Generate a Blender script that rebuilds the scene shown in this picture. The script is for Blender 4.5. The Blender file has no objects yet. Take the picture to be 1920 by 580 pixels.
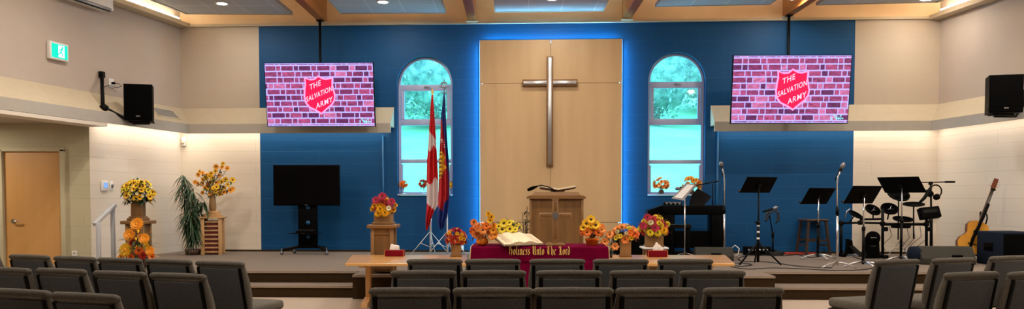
import bpy, bmesh, math, random
from mathutils import Vector, Matrix, Euler
random.seed(7)
C = bpy.context.scene.collection
PI = math.pi
R = math.radians
# ------------------------------------------------------------------ camera model (1920x580)
F = 1400.0; EYE = 1.40; PITCH = R(2.0); HOR = 368.0
PPY = HOR + F*math.tan(PITCH)
FWD = Vector((0, math.cos(PITCH), -math.sin(PITCH)))
UPV = Vector((0, math.sin(PITCH), math.cos(PITCH)))
CAM = Vector((0, 0, EYE))
def ray(px, py): return FWD*F + Vector((1,0,0))*(px-960) + UPV*(PPY-py)
def G(px, py, z):
    d = ray(px, py); return CAM + d*((z-EYE)/d.z)
def At(px, py, Y):
    d = ray(px, py); return CAM + d*(Y/d.y)
def isect(px, py, P0, n):
    d = ray(px, py); return CAM + d*((P0-CAM).dot(n)/d.dot(n))
cd = bpy.data.cameras.new('camera'); cam = bpy.data.objects.new('camera', cd); C.objects.link(cam)
cam.location = CAM; cam.rotation_euler = (PI/2-PITCH, 0, 0)
cd.sensor_fit = 'HORIZONTAL'; cd.sensor_width = 36; cd.lens = 36*F/1920; cd.shift_y = (PPY-290)/1920
cd.clip_start = .05; cd.clip_end = 400
bpy.context.scene.camera = cam
# ------------------------------------------------------------------ materials
def mat(name, col, rough=.6, metal=0, var=0, vscale=8, bump=0, bscale=60, emit=None, es=0, spec=None, stretch=(1,1,1), col2=None, coat=0, sheen=0):
    m = bpy.data.materials.new(name); m.use_nodes = True
    nt = m.node_tree; b = nt.nodes['Principled BSDF']; L = nt.links
    b.inputs['Base Color'].default_value = (*col, 1); b.inputs['Roughness'].default_value = rough
    b.inputs['Metallic'].default_value = metal
    if spec is not None: b.inputs['Specular IOR Level'].default_value = spec
    if coat: b.inputs['Coat Weight'].default_value = coat; b.inputs['Coat Roughness'].default_value = .22
    if emit:
        b.inputs['Emission Color'].default_value = (*emit, 1); b.inputs['Emission Strength'].default_value = es
    if var or bump or col2:
        tc = nt.nodes.new('ShaderNodeTexCoord'); mp = nt.nodes.new('ShaderNodeMapping'); mp.inputs['Scale'].default_value = stretch
        L.new(tc.outputs['Object'], mp.inputs[0])
    if var or col2:
        n = nt.nodes.new('ShaderNodeTexNoise'); n.inputs['Scale'].default_value = vscale; n.inputs['Detail'].default_value = 5
        L.new(mp.outputs[0], n.inputs['Vector'])
        cr = nt.nodes.new('ShaderNodeValToRGB')
        c1 = col; c2 = col2 or tuple(c*(1-var) for c in col)
        if not col2: c1 = tuple(min(1, c*(1+var)) for c in col)
        cr.color_ramp.elements[0].color = (*c2, 1); cr.color_ramp.elements[1].color = (*c1, 1)
        cr.color_ramp.elements[0].position = .3; cr.color_ramp.elements[1].position = .7
        L.new(n.outputs['Fac'], cr.inputs[0]); L.new(cr.outputs[0], b.inputs['Base Color'])
    if bump:
        n2 = nt.nodes.new('ShaderNodeTexNoise'); n2.inputs['Scale'].default_value = bscale; n2.inputs['Detail'].default_value = 3
        L.new(mp.outputs[0], n2.inputs['Vector'])
        bp = nt.nodes.new('ShaderNodeBump'); bp.inputs['Strength'].default_value = bump; bp.inputs['Distance'].default_value = .01
        L.new(n2.outputs['Fac'], bp.inputs['Height']); L.new(bp.outputs[0], b.inputs['Normal'])
    return m
def wood(name, c1, c2, rough=.4, axis='z', scale=5, coat=0):
    st = {'x': (.12,1,1), 'y': (1,.12,1), 'z': (1,1,.12)}[axis]
    return mat(name, c1, rough, col2=c2, vscale=scale, stretch=st, coat=coat)
def blocks(name, col, mortar, rough=.7, bw_=.45, bh=.226, off=0.0, depth=.35):
    m = bpy.data.materials.new(name); m.use_nodes = True
    nt = m.node_tree; b = nt.nodes['Principled BSDF']; L = nt.links
    tc = nt.nodes.new('ShaderNodeTexCoord'); sp = nt.nodes.new('ShaderNodeSeparateXYZ'); cb = nt.nodes.new('ShaderNodeCombineXYZ')
    L.new(tc.outputs['Object'], sp.inputs[0]); L.new(sp.outputs[0], cb.inputs[0]); L.new(sp.outputs[2], cb.inputs[1])
    br = nt.nodes.new('ShaderNodeTexBrick'); br.inputs['Scale'].default_value = 1
    br.inputs['Brick Width'].default_value = bw_; br.inputs['Row Height'].default_value = bh
    br.inputs['Mortar Size'].default_value = .007; br.inputs['Mortar Smooth'].default_value = .4
    br.inputs['Color1'].default_value = (*col, 1); br.inputs['Color2'].default_value = (*[c*.96 for c in col], 1)
    br.inputs['Mortar'].default_value = (*mortar, 1)
    L.new(cb.outputs[0], br.inputs['Vector'])
    n = nt.nodes.new('ShaderNodeTexNoise'); n.inputs['Scale'].default_value = 30; L.new(tc.outputs['Object'], n.inputs['Vector'])
    mx = nt.nodes.new('ShaderNodeMath'); mx.operation = 'MULTIPLY_ADD'; mx.inputs[1].default_value = -.8
    L.new(br.outputs['Fac'], mx.inputs[0])
    m2 = nt.nodes.new('ShaderNodeMath'); m2.operation = 'MULTIPLY'; m2.inputs[1].default_value = .3; L.new(n.outputs['Fac'], m2.inputs[0]); L.new(m2.outputs[0], mx.inputs[2])
    bp = nt.nodes.new('ShaderNodeBump'); bp.inputs['Strength'].default_value = depth; bp.inputs['Distance'].default_value = .012
    L.new(mx.outputs[0], bp.inputs['Height']); L.new(bp.outputs[0], b.inputs['Normal'])
    L.new(br.outputs['Color'], b.inputs['Base Color']); b.inputs['Roughness'].default_value = rough; b.inputs['Specular IOR Level'].default_value = .25
    return m
def tiles(name, col, grout, w, h):
    m = blocks(name, col, grout, .9, w, h, depth=.2)
    for n in m.node_tree.nodes:
        if n.type == 'TEX_BRICK': n.offset = 0; n.inputs['Mortar Size'].default_value = .008
    nt = m.node_tree
    sp = [n for n in nt.nodes if n.type == 'SEPXYZ'][0]; cb = [n for n in nt.nodes if n.type == 'COMBXYZ'][0]
    nt.links.new(sp.outputs[1], cb.inputs[1])
    return m
M = {}
M['wall_white'] = blocks('white block paint', (.74,.66,.56), (.66,.585,.49), bw_=2.9, depth=.2)
M['wall_white_dim'] = blocks('dimmed white block paint', (.54,.455,.36), (.515,.435,.345), bw_=2.9, depth=.06)  # the white paint again, darkened to imitate weaker light above the ledge
M['wall_plaster'] = mat('beige plaster', (.48,.40,.335), .8, var=.03, vscale=2, bump=.05, bscale=40)
M['wall_blue'] = blocks('blue block paint', (.001,.068,.205), (.003,.080,.225), .55, bw_=.9)
M['wall_green'] = blocks('sage block paint', (.55,.49,.33), (.50,.445,.30), depth=.2)
M['ledge'] = mat('cream ledge paint', (.52,.44,.315), .6, var=.03)
M['ledge_face'] = mat('grey beige fascia paint', (.44,.405,.35), .6, var=.03)
M['ceil'] = mat('cream ceiling paint', (.80,.62,.42), .7, var=.04, vscale=3)
M['tile'] = tiles('acoustic tile', (.50,.51,.53), (.72,.72,.72), .6, .6)
M['carpet_hall'] = mat('hall floor carpet', (.40,.325,.26), .95, spec=.1, var=.08, vscale=60, bump=.2, bscale=300)
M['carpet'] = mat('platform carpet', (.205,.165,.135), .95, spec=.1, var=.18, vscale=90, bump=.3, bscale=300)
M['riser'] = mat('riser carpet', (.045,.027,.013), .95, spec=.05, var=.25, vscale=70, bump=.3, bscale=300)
M['nose'] = mat('step nosing', (.34,.26,.19), .6, var=.05)
M['beam'] = wood('glulam', (.50,.17,.035), (.32,.09,.015), .4, 'y', 9)
M['maple'] = wood('maple panel', (.66,.46,.25), (.55,.37,.195), .5, 'z', 3.2)
M['maple_edge'] = mat('panel joint', (.10,.06,.03), .6)
M['oak'] = wood('oak', (.235,.115,.034), (.15,.070,.020), .5, 'z', 10)
M['oak_x'] = wood('oak crosswise', (.26,.130,.040), (.175,.083,.025), .5, 'x', 10)
M['oak_light'] = wood('light oak', (.33,.180,.070), (.23,.118,.042), .45, 'z', 12)
M['bench'] = wood('varnished bench wood', (.80,.44,.15), (.72,.37,.11), .3, 'x', 7, coat=1)
M['bench_z'] = wood('varnished bench leg', (.74,.42,.16), (.62,.33,.11), .3, 'z', 7)
M['door'] = wood('door veneer', (.62,.33,.12), (.54,.28,.09), .35, 'z', 4)
M['pine'] = wood('pine', (.62,.38,.17), (.50,.29,.12), .5, 'z', 12)
M['red_in'] = mat('dark red slat', (.13,.015,.012), .6, var=.2)
M['dark_wood'] = wood('dark stool wood', (.055,.028,.016), (.03,.014,.008), .4, 'z', 12)
M['guitar_wood'] = wood('spruce top', (.75,.36,.04), (.60,.26,.03), .25, 'z', 6, coat=.5)
M['guitar_side'] = mat('mahogany', (.16,.04,.015), .3, var=.2)
M['black'] = mat('black plastic', (.0012,.0012,.0014), .55, spec=.06, var=.2)
M['black_metal'] = mat('black metal', (.0016,.0016,.0018), .45, spec=.12, var=.2)
M['black_gloss'] = mat('black gloss', (.002,.002,.0025), .12, spec=.25, var=.1)
M['grille'] = mat('black grille', (.0014,.0014,.0015), .8, spec=.05, var=.5, vscale=200, bump=.5, bscale=400)
M['monitor'] = mat('charcoal monitor grille', (.045,.043,.036), .8, spec=.2, var=.3, vscale=150, bump=.4, bscale=300)
M['blue_carpet'] = mat('blue grey cabinet', (.006,.011,.024), .9, spec=.15, var=.4, vscale=60)
M['chrome'] = mat('chrome', (.75,.75,.77), .2, 1, var=.03)
M['steel'] = mat('brushed silver', (.62,.62,.64), .3, 1, var=.05)
M['grey_paint'] = mat('grey rail paint', (.52,.54,.58), .45, var=.04)
M['white'] = mat('white plastic', (.75,.74,.72), .4, var=.03)
M['white_frame'] = mat('backlit window vinyl', (.40,.46,.70), .45, var=.03)  # white vinyl with its backlit shade put into the base colour
M['blue_gloss'] = mat('blue painted pipe', (.004,.095,.24), .4, var=.05)
M['fabric'] = mat('charcoal chair fabric', (.125,.112,.095), .95, spec=.1, var=.3, vscale=130, bump=.4, bscale=350)
M['fabric_b'] = mat('charcoal chair rear fabric', (.075,.077,.082), .95, spec=.1, var=.3, vscale=130, bump=.4, bscale=350)
M['frame'] = mat('chair frame black', (.0015,.0015,.0015), .5, spec=.1, var=.1)
M['leg'] = mat('chair leg bronze', (.03,.016,.012), .35, .3, var=.1)
M['cloth'] = mat('burgundy velvet cloth', (.14,.001,.026), .8, spec=.03, var=.12, vscale=10)
M['cream'] = mat('cream fringe', (.72,.55,.30), .7, var=.1, vscale=80)
M['gold'] = mat('gold embroidery', (.75,.48,.13), .5, var=.15, vscale=60)
M['paper'] = mat('paper', (.78,.66,.46), .8, var=.05, vscale=20)
M['paper_w'] = mat('white paper', (.80,.80,.82), .8, var=.03)
M['leather'] = mat('brown leather', (.10,.035,.02), .5, var=.2)
M['pumpkin'] = mat('pumpkin orange', (1.0,.27,.012), .4, var=.1)
M['red_box'] = mat('red tissue box', (.17,.003,.012), .6, spec=.1, var=.1)
M['tissue'] = mat('tissue', (.85,.83,.80), .9, var=.02)
M['leaf'] = mat('green leaf', (.03,.085,.02), .6, var=.4, vscale=15)
M['leaf_dark'] = mat('dark green leaf', (.018,.06,.02), .5, var=.45, vscale=10)
M['leaf_brown'] = mat('autumn leaf', (.22,.10,.02), .7, var=.4, vscale=20)
M['stem'] = mat('stem', (.08,.055,.02), .7, var=.2)
M['terracotta'] = mat('pot brown', (.07,.03,.015), .6, var=.2)
M['f_yellow'] = mat('yellow petal', (.95,.52,.015), .6, var=.15, vscale=40)
M['f_lemon'] = mat('lemon petal', (.92,.72,.04), .6, var=.12, vscale=40)
M['f_amber'] = mat('amber petal', (.92,.36,.02), .6, var=.15, vscale=40)
M['f_orange'] = mat('orange petal', (.85,.20,.02), .6, var=.15, vscale=40)
M['f_red'] = mat('red petal', (.48,.025,.012), .6, var=.2, vscale=40)
M['f_pink'] = mat('crimson pink petal', (.42,.012,.05), .6, var=.2, vscale=40)
M['f_peach'] = mat('peach petal', (.90,.33,.08), .6, var=.15, vscale=40)
M['f_white'] = mat('cream petal', (.85,.78,.50), .6, var=.1, vscale=40)
M['f_dark'] = mat('flower centre', (.035,.015,.006), .8, var=.3, vscale=80)
M['flag_red'] = mat('flag red', (.62,.010,.015), .7, var=.08)
M['flag_white'] = mat('flag white', (.75,.66,.66), .7, var=.03)
M['flag_blue'] = mat('flag blue', (.008,.03,.22), .7, var=.1)
M['flag_yellow'] = mat('flag yellow', (.85,.55,.03), .7, var=.1)
M['flag_crimson'] = mat('flag crimson', (.50,.012,.02), .7, var=.08)
M['lamp'] = mat('lamp diffuser', (1,1,1), .5, emit=(1,.93,.84), es=30)
M['tube'] = mat('lamp tube', (1,1,1), .5, emit=(1,.86,.62), es=28)
M['glow_line'] = mat('led edge glow', (.03,.12,.3), .8, emit=(.22,.55,1), es=.55)
M['led'] = mat('led strip', (1,1,1), .5, emit=(.22,.66,1), es=45)
M['red_strip'] = mat('red cable', (.35,.02,.01), .5, var=.1)
M['cable'] = mat('black cable', (.01,.01,.012), .5, var=.1)
M['silver_dark'] = mat('grey metal', (.25,.25,.27), .4, .8, var=.05)
M['vent'] = mat('vent grey', (.33,.32,.30), .6, var=.05)
def emis(name, col, s, var=0):
    m = bpy.data.materials.new(name); m.use_nodes = True; nt = m.node_tree
    b = nt.nodes['Principled BSDF']; b.inputs['Base Color'].default_value = (.01,.01,.01,1); b.inputs['Roughness'].default_value = .2
    b.inputs['Emission Strength'].default_value = s; b.inputs['Emission Color'].default_value = (*col, 1)
    if var:
        tc = nt.nodes.new('ShaderNodeTexCoord'); n = nt.nodes.new('ShaderNodeTexNoise'); n.inputs['Scale'].default_value = 14; n.inputs['Detail'].default_value = 6
        mp = nt.nodes.new('ShaderNodeMapping'); mp.inputs['Scale'].default_value = (1,1,3)
        nt.links.new(tc.outputs['Object'], mp.inputs[0]); nt.links.new(mp.outputs[0], n.inputs['Vector'])
        cr = nt.nodes.new('ShaderNodeValToRGB')
        cr.color_ramp.elements[0].position = .3; cr.color_ramp.elements[1].position = .75
        cr.color_ramp.elements[0].color = (*[c*(1-var) for c in col], 1); cr.color_ramp.elements[1].color = (*[min(1.5, c*(1+var)) for c in col], 1)
        nt.links.new(n.outputs['Fac'], cr.inputs[0]); nt.links.new(cr.outputs[0], b.inputs['Emission Color'])
    return m
# ------------------------------------------------------------------ mesh builder
class MB:
    def __init__(s): s.v = []; s.f = []; s.m = []; s.sm = []
    def add(s, vs, fs, mi=0, smooth=False, T=None):
        o = len(s.v)
        for v in vs:
            v = Vector(v); s.v.append(T @ v if T else v)
        for f in fs: s.f.append([i+o for i in f]); s.m.append(mi); s.sm.append(smooth)
        return s
    def bm(s, b, mi=0, smooth=False, T=None):
        b.verts.ensure_lookup_table(); b.verts.index_update()
        s.add([v.co.copy() for v in b.verts], [[v.index for v in f.verts] for f in b.faces], mi, smooth, T); b.free(); return s
    def box(s, c, d, bev=0, T=None, mi=0, seg=2, smooth=None):
        b = bmesh.new(); bmesh.ops.create_cube(b, size=1)
        for v in b.verts: v.co = Vector((v.co.x*d[0], v.co.y*d[1], v.co.z*d[2]))
        if bev: bmesh.ops.bevel(b, geom=list(b.edges), offset=min(bev, min(d)*.49), segments=seg, profile=.5, affect='EDGES')
        bmesh.ops.translate(b, verts=b.verts, vec=Vector(c))
        return s.bm(b, mi, bool(bev) if smooth is None else smooth, T)
    def hexa(s, b4, t4, mi=0, T=None):
        return s.add(list(b4)+list(t4), [(3,2,1,0),(4,5,6,7),(0,1,5,4),(1,2,6,5),(2,3,7,6),(3,0,4,7)], mi, False, T)
    def cyl(s, p0, p1, r0, r1=None, n=12, mi=0, caps=True, T=None):
        r1 = r0 if r1 is None else r1
        p0 = Vector(p0); p1 = Vector(p1); d = (p1-p0).normalized()
        a = d.orthogonal().normalized(); b = d.cross(a)
        vs = []
        for p, r in ((p0, r0), (p1, r1)):
            for k in range(n):
                t = 2*PI*k/n; vs.append(p+a*math.cos(t)*r+b*math.sin(t)*r)
        fs = [(k, (k+1)%n, n+(k+1)%n, n+k) for k in range(n)]
        s.add(vs, fs, mi, True, T)
        if caps: s.add(vs, [list(range(n))[::-1], list(range(n, 2*n))], mi, False, T)
        return s
    def tube(s, pts, r, n=8, mi=0, T=None):
        pts = [Vector(p) for p in pts]; rings = []; a = None
        for i, p in enumerate(pts):
            d = (pts[min(i+1, len(pts)-1)]-pts[max(i-1, 0)]).normalized()
            if a is None: a = d.orthogonal().normalized()
            else: a = (a-d*a.dot(d)).normalized()
            b = d.cross(a); rr = r[i] if isinstance(r, (list, tuple)) else r
            rings.append([p+a*math.cos(2*PI*k/n)*rr+b*math.sin(2*PI*k/n)*rr for k in range(n)])
        vs = [v for rg in rings for v in rg]; fs = []
        for i in range(len(pts)-1):
            for k in range(n): fs.append((i*n+k, i*n+(k+1)%n, (i+1)*n+(k+1)%n, (i+1)*n+k))
        fs.append(list(range(n))[::-1]); fs.append([(len(pts)-1)*n+k for k in range(n)])
        return s.add(vs, fs, mi, True, T)
    def lathe(s, prof, c=(0,0,0), n=24, mi=0, T=None, smooth=True, cap=True):
        vs = []; c = Vector(c)
        for r, z in prof:
            for k in range(n): vs.append(c+Vector((r*math.cos(2*PI*k/n), r*math.sin(2*PI*k/n), z)))
        fs = []
        for i in range(len(prof)-1):
            for k in range(n): fs.append((i*n+k, i*n+(k+1)%n, (i+1)*n+(k+1)%n, (i+1)*n+k))
        if cap and prof[0][0] > 1e-5: fs.append(list(range(n))[::-1])
        if cap and prof[-1][0] > 1e-5: fs.append([(len(prof)-1)*n+k for k in range(n)])
        return s.add(vs, fs, mi, smooth, T)
    def prism(s, poly, y0, y1, mi=0, T=None):
        """poly in x,z ; extruded along y"""
        n = len(poly); vs = [(x, y0, z) for x, z in poly]+[(x, y1, z) for x, z in poly]
        fs = [list(range(n)), list(range(n, 2*n))[::-1]]+[(k, k+n, (k+1)%n+n, (k+1)%n) for k in range(n)]
        return s.add(vs, fs, mi, False, T)
    def slab(s, poly, z0, z1, mi=0, top=None, side=None, T=None):
        n = len(poly); vs = [(x, y, z0) for x, y in poly]+[(x, y, z1) for x, y in poly]
        s.add(vs, [list(range(n))[::-1]], mi, False, T); s.add(vs, [list(range(n, 2*n))], mi if top is None else top, False, T)
        return s.add(vs, [(k, (k+1)%n, (k+1)%n+n, k+n) for k in range(n)], mi if side is None else side, False, T)
    def build(s, name, mats, parent=None, loc=(0,0,0), rotz=0, fix=True):
        me = bpy.data.meshes.new(name); me.from_pydata([tuple(v) for v in s.v], [], s.f)
        if not isinstance(mats, (list, tuple)): mats = [mats]
        for m in mats: me.materials.append(M[m] if isinstance(m, str) else m)
        me.polygons.foreach_set('material_index', s.m); me.polygons.foreach_set('use_smooth', s.sm)
        if fix:
            b = bmesh.new(); b.from_mesh(me); bmesh.ops.remove_doubles(b, verts=b.verts, dist=1e-5)
            bmesh.ops.recalc_face_normals(b, faces=b.faces); b.to_mesh(me); b.free()
        me.update()
        o = bpy.data.objects.new(name, me); C.objects.link(o); o.location = loc; o.rotation_euler = (0, 0, rotz)
        if parent: o.parent = parent
        return o
def tag(o, label, cat, group=None):
    o['label'] = label; o['category'] = cat
    if group: o['group'] = group
    return o
def thing(name, label, cat, loc=(0,0,0), rotz=0, group=None):
    o = bpy.data.objects.new(name, None); C.objects.link(o); o.location = loc; o.rotation_euler = (0, 0, rotz); o.empty_display_size = .1
    return tag(o, label, cat, group)
def struct(o): o['kind'] = 'structure'; return o
def dup(root, loc, rotz, label=None, group=None):
    r = root.copy(); C.objects.link(r); r.location = loc; r.rotation_euler = (0, 0, rotz)
    if label: r['label'] = label
    if group: r['group'] = group
    for ch in list(root.children):
        c = ch.copy(); C.objects.link(c); c.parent = r
        for g in ch.children:
            d = g.copy(); C.objects.link(d); d.parent = c
    return r
def rot2(v, a): return Vector((v[0]*math.cos(a)-v[1]*math.sin(a), v[0]*math.sin(a)+v[1]*math.cos(a)))
def TR(loc=(0,0,0), rx=0, ry=0, rz=0): return Matrix.Translation(loc) @ Euler((rx, ry, rz)).to_matrix().to_4x4()
def text_mb(txt, size, depth=.002, mi=0, shear=0, T=None, mb=None, bold=0, align='CENTER'):
    cu = bpy.data.curves.new('t', 'FONT'); cu.body = txt; cu.size = size; cu.extrude = depth; cu.align_x = align; cu.shear = shear; cu.offset = bold
    cu.resolution_u = 3; cu.space_character = 1.12
    o = bpy.data.objects.new('t', cu); C.objects.link(o); bpy.context.view_layer.update()
    me = bpy.data.meshes.new_from_object(o.evaluated_get(bpy.context.evaluated_depsgraph_get()))
    mb = mb or MB(); T0 = (T or Matrix()) @ Euler((PI/2, 0, 0)).to_matrix().to_4x4()
    mb.add([v.co.copy() for v in me.vertices], [list(p.vertices) for p in me.polygons], mi, False, T0)
    bpy.data.objects.remove(o); bpy.data.curves.remove(cu); bpy.data.meshes.remove(me)
    return mb
# ------------------------------------------------------------------ room frame
PZ = .33      # platform height
BS = -.0474   # slope of the rear wall in plan
BL = Vector((-6.38, 14.47, 0)); BR = Vector((7.84, 14.47+BS*14.22, 0))
LS = .212; RS = -.12
def LX(Y): return -6.38-LS*(14.47-Y)
def RX(Y): return 7.84-RS*(BR.y-Y)
TB = math.atan(BS); TL = math.atan2(1, LS); TRt = -math.atan2(1, .12)
def nrm(th): return Vector((math.sin(th), -math.cos(th), 0))
NB, NL, NR = nrm(TB), nrm(TL), nrm(TRt)
def bw(px, py, off=0): return isect(px, py, BL+NB*off, NB)
def lw(px, py, off=0): return isect(px, py, BL+NL*off, NL)
def rw(px, py, off=0): return isect(px, py, BR+NR*off, NR)
DB = Vector((math.cos(TB), math.sin(TB), 0))
def bs(px, py):   # rear wall coordinates
    p = bw(px, py); return (p-BL).dot(DB), p.z
HZ = 5.25; CZ = 4.65; LZ = 2.58; YF = -4.0
ALC = 12.17   # alcove face
LP=38; UP=9; WP=4.3; CU=60; EXPO=0.55
# ------------------------------------------------------------------ floor, walls, ceiling
m = MB(); m.slab([(-12.2,YF),(RX(YF)+.1,YF),(BR.x+.2,BR.y+.2),(BL.x,BL.y+.2),(-12.2,14.7)], -.1, 0)
struct(m.build('floor', 'carpet_hall'))
m = MB(); m.slab([(-12.2,YF),(RX(YF)+.1,YF),(BR.x+.2,BR.y+.2),(BL.x-.1,BL.y+.2),(LX(YF)-.1,YF)], HZ, HZ+.1)
struct(m.build('ceiling', 'ceil'))
# rear wall with two arched windows
S0 = bs(484, 300)[0]; S0b = bs(490.5, 400)[0]; SB0 = (bs(484,52)[0]+bs(491,470)[0])/2
SB1 = (bs(1603,36)[0]+bs(1598,478)[0])/2
WL = (bs(745,250)[0], bs(848,250)[0]); WR = (bs(1213,250)[0], bs(1324,250)[0])
ww = 1.06
WLc = sum(WL)/2; WRc = sum(WR)/2
sill = bs(797,367)[1]; topL = bs(797,105)[1]; topR = bs(1268,98)[1]
TOT = (BR-BL).length
def wallmat(s):
    return 1 if SB0 < s < SB1 else 0
m = MB(); th = .28
ZL = 3.0
def q(s0, s1, z0, z1, mi): m.add([(s0,0,z0),(s1,0,z0),(s1,0,z1),(s0,0,z1)], [(0,1,2,3)], mi)
def col(s0, s1, z0=0, z1=None):
    mi = 1 if SB0-1e-4 <= s0 and s1 <= SB1+1e-4 else 0
    if z1 is None: z1 = CZ
    if mi == 0:
        q(s0, s1, z0, ZL, 0); q(s0, s1, ZL, z1, 2)
    else: q(s0, s1, z0, z1, mi)
xs = [0, SB0, WLc-ww/2, WLc+ww/2, WRc-ww/2, WRc+ww/2, SB1, TOT]
for i in range(7):
    if i in (2, 4): continue
    col(xs[i], xs[i+1])
NA = 24
for c, tp in ((WLc, topL), (WRc, topR)):
    r = ww/2; zs = tp-r
    col(c-r, c+r, 0, sill)
    arc = [(c+r*math.cos(PI-PI*k/NA), zs+r*math.sin(PI-PI*k/NA)) for k in range(NA+1)]
    for k in range(NA):
        (a, za), (b_, zb) = arc[k], arc[k+1]
        m.add([(a,0,za),(b_,0,zb),(b_,0,CZ),(a,0,CZ)], [(0,1,2,3)], 1)
        m.add([(a,0,za),(b_,0,zb),(b_,th,zb),(a,th,za)], [(0,1,2,3)], 1)
    m.add([(c-r,0,sill),(c-r,0,zs),(c-r,th,zs),(c-r,th,sill)], [(0,1,2,3)], 1)
    m.add([(c+r,0,sill),(c+r,0,zs),(c+r,th,zs),(c+r,th,sill)], [(3,2,1,0)], 1)
    m.add([(c-r,0,sill),(c+r,0,sill),(c+r,th,sill),(c-r,th,sill)], [(0,1,2,3)], 1)
q(0, TOT, CZ, HZ, 3)
# outer skin of the wall (closes it against daylight)
def oq(s0,s1,z0,z1): m.add([(s0,th,z0),(s1,th,z0),(s1,th,z1),(s0,th,z1)], [(3,2,1,0)], 2)
oq(-.3,WLc-ww/2,0,HZ); oq(WLc+ww/2,WRc-ww/2,0,HZ); oq(WRc+ww/2,TOT+.3,0,HZ)
for c, tp in ((WLc, topL), (WRc, topR)):
    r = ww/2; zs = tp-r; oq(c-r,c+r,0,sill)
    for k in range(NA):
        a = c+r*math.cos(PI-PI*k/NA); za = zs+r*math.sin(PI*k/NA); b_ = c+r*math.cos(PI-PI*(k+1)/NA); zb = zs+r*math.sin(PI*(k+1)/NA)
        m.add([(a,th,za),(b_,th,zb),(b_,th,HZ),(a,th,HZ)], [(3,2,1,0)], 2)
struct(m.build('wall_rear', ['wall_white','wall_blue','wall_white_dim','ceil'], loc=BL, rotz=TB, fix=False))
# left wall: lower part behind the alcove face, upper part the whole way
def sl(Y): return (Vector((LX(Y),Y,0))-BL).dot(Vector((math.cos(TL),math.sin(TL),0)))
m = MB(); s_al = sl(ALC)
m.add([(s_al,0,0),(0,0,0),(0,0,3.0),(s_al,0,3.0)], [(0,1,2,3)], 0)
m.add([(s_al,.15,0),(0,.15,0),(0,.15,3.0),(s_al,.15,3.0)], [(3,2,1,0)], 0)
m.add([(sl(YF),0,LZ),(s_al,0,LZ),(s_al,0,3.0),(sl(YF),0,3.0)], [(0,1,2,3)], 1)
m.add([(sl(YF),0,3),(0,0,3),(0,0,HZ),(sl(YF),0,HZ)], [(0,1,2,3)], 1)
m.add([(sl(YF),.15,LZ),(.1,.15,LZ),(.1,.15,HZ),(sl(YF),.15,HZ)], [(3,2,1,0)], 1)
struct(m.build('wall_left', ['wall_white','wall_plaster'], loc=BL, rotz=TL, fix=False))
def sr(Y): return (Vector((RX(Y),Y,0))-BR).dot(Vector((math.cos(TRt),math.sin(TRt),0)))
m = MB()
m.add([(0,0,0),(sr(YF),0,0),(sr(YF),0,3),(0,0,3)], [(0,1,2,3)], 0)
m.add([(0,0,3),(sr(YF),0,3),(sr(YF),0,HZ),(0,0,HZ)], [(0,1,2,3)], 1)
m.add([(-.1,.15,0),(sr(YF),.15,0),(sr(YF),.15,HZ),(-.1,.15,HZ)], [(3,2,1,0)], 1)
struct(m.build('wall_right', ['wall_white','wall_plaster'], loc=BR, rotz=TRt, fix=False))
m = MB(); m.box(((RX(YF)-12)/2, YF-.05, HZ/2), (RX(YF)+12.4, .1, HZ)); struct(m.build('wall_behind', 'wall_plaster'))
m = MB(); m.box((-12.15, (ALC+YF)/2, HZ/2), (.1, ALC-YF+.2, HZ)); struct(m.build('wall_alcove_side', 'wall_green'))
# alcove face with the door opening
da, db = At(8,400,ALC).x, At(117,400,ALC).x; dz = At(60,284,ALC).z
xa = LX(ALC)
m = MB()
for x0, x1, z0, z1 in ((-12.1,da,0,LZ),(db,xa,0,LZ),(da,db,dz,LZ)):
    m.add([(x0,0,z0),(x1,0,z0),(x1,0,z1),(x0,0,z1)], [(0,1,2,3)]); m.add([(x0,.15,z0),(x1,.15,z0),(x1,.15,z1),(x0,.15,z1)], [(3,2,1,0)])
m.add([(da,0,0),(da,0,dz),(da,.15,dz),(da,.15,0)], [(0,1,2,3)]); m.add([(db,0,0),(db,0,dz),(db,.15,dz),(db,.15,0)], [(3,2,1,0)])
m.add([(xa,0,0),(xa,.15,0),(xa,.15,LZ),(xa,0,LZ)], [(0,1,2,3)])
struct(m.build('wall_alcove', 'wall_green', loc=(0,ALC,0), fix=False))
m = MB(); m.slab([(-12.2,YF),(LX(YF)-.12,YF),(xa-.12,ALC+.15),(-12.2,ALC+.15)], LZ, LZ+.08); struct(m.build('ceiling_alcove', 'wall_plaster'))
# door
dw = db-da
d = struct(MB().box((0,0,dz/2),(dw-.02,.045,dz-.01)).build('door_1', 'door', loc=((da+db)/2, ALC+.03, 0)))
m = MB(); 
for sx in (-1,1): m.box((sx*(dw/2+.03),-.045,dz/2),(.07,.06,dz+.06),.006)
m.box((0,-.045,dz+.03),(dw+.13,.06,.07),.006)
m.build('door_frame', 'wall_green', d)
hp = At(25,415,ALC)
m = MB(); hx = hp.x-(da+db)/2; hz = hp.z
m.cyl((hx,-.022,hz),(hx,-.035,hz),.035,n=20); m.cyl((hx,-.03,hz),(hx,-.075,hz),.012); m.tube([(hx-.005,-.075,hz),(hx+.06,-.078,hz),(hx+.13,-.07,hz-.004)],.011)
m.build('door_handle', 'chrome', d)
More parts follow.
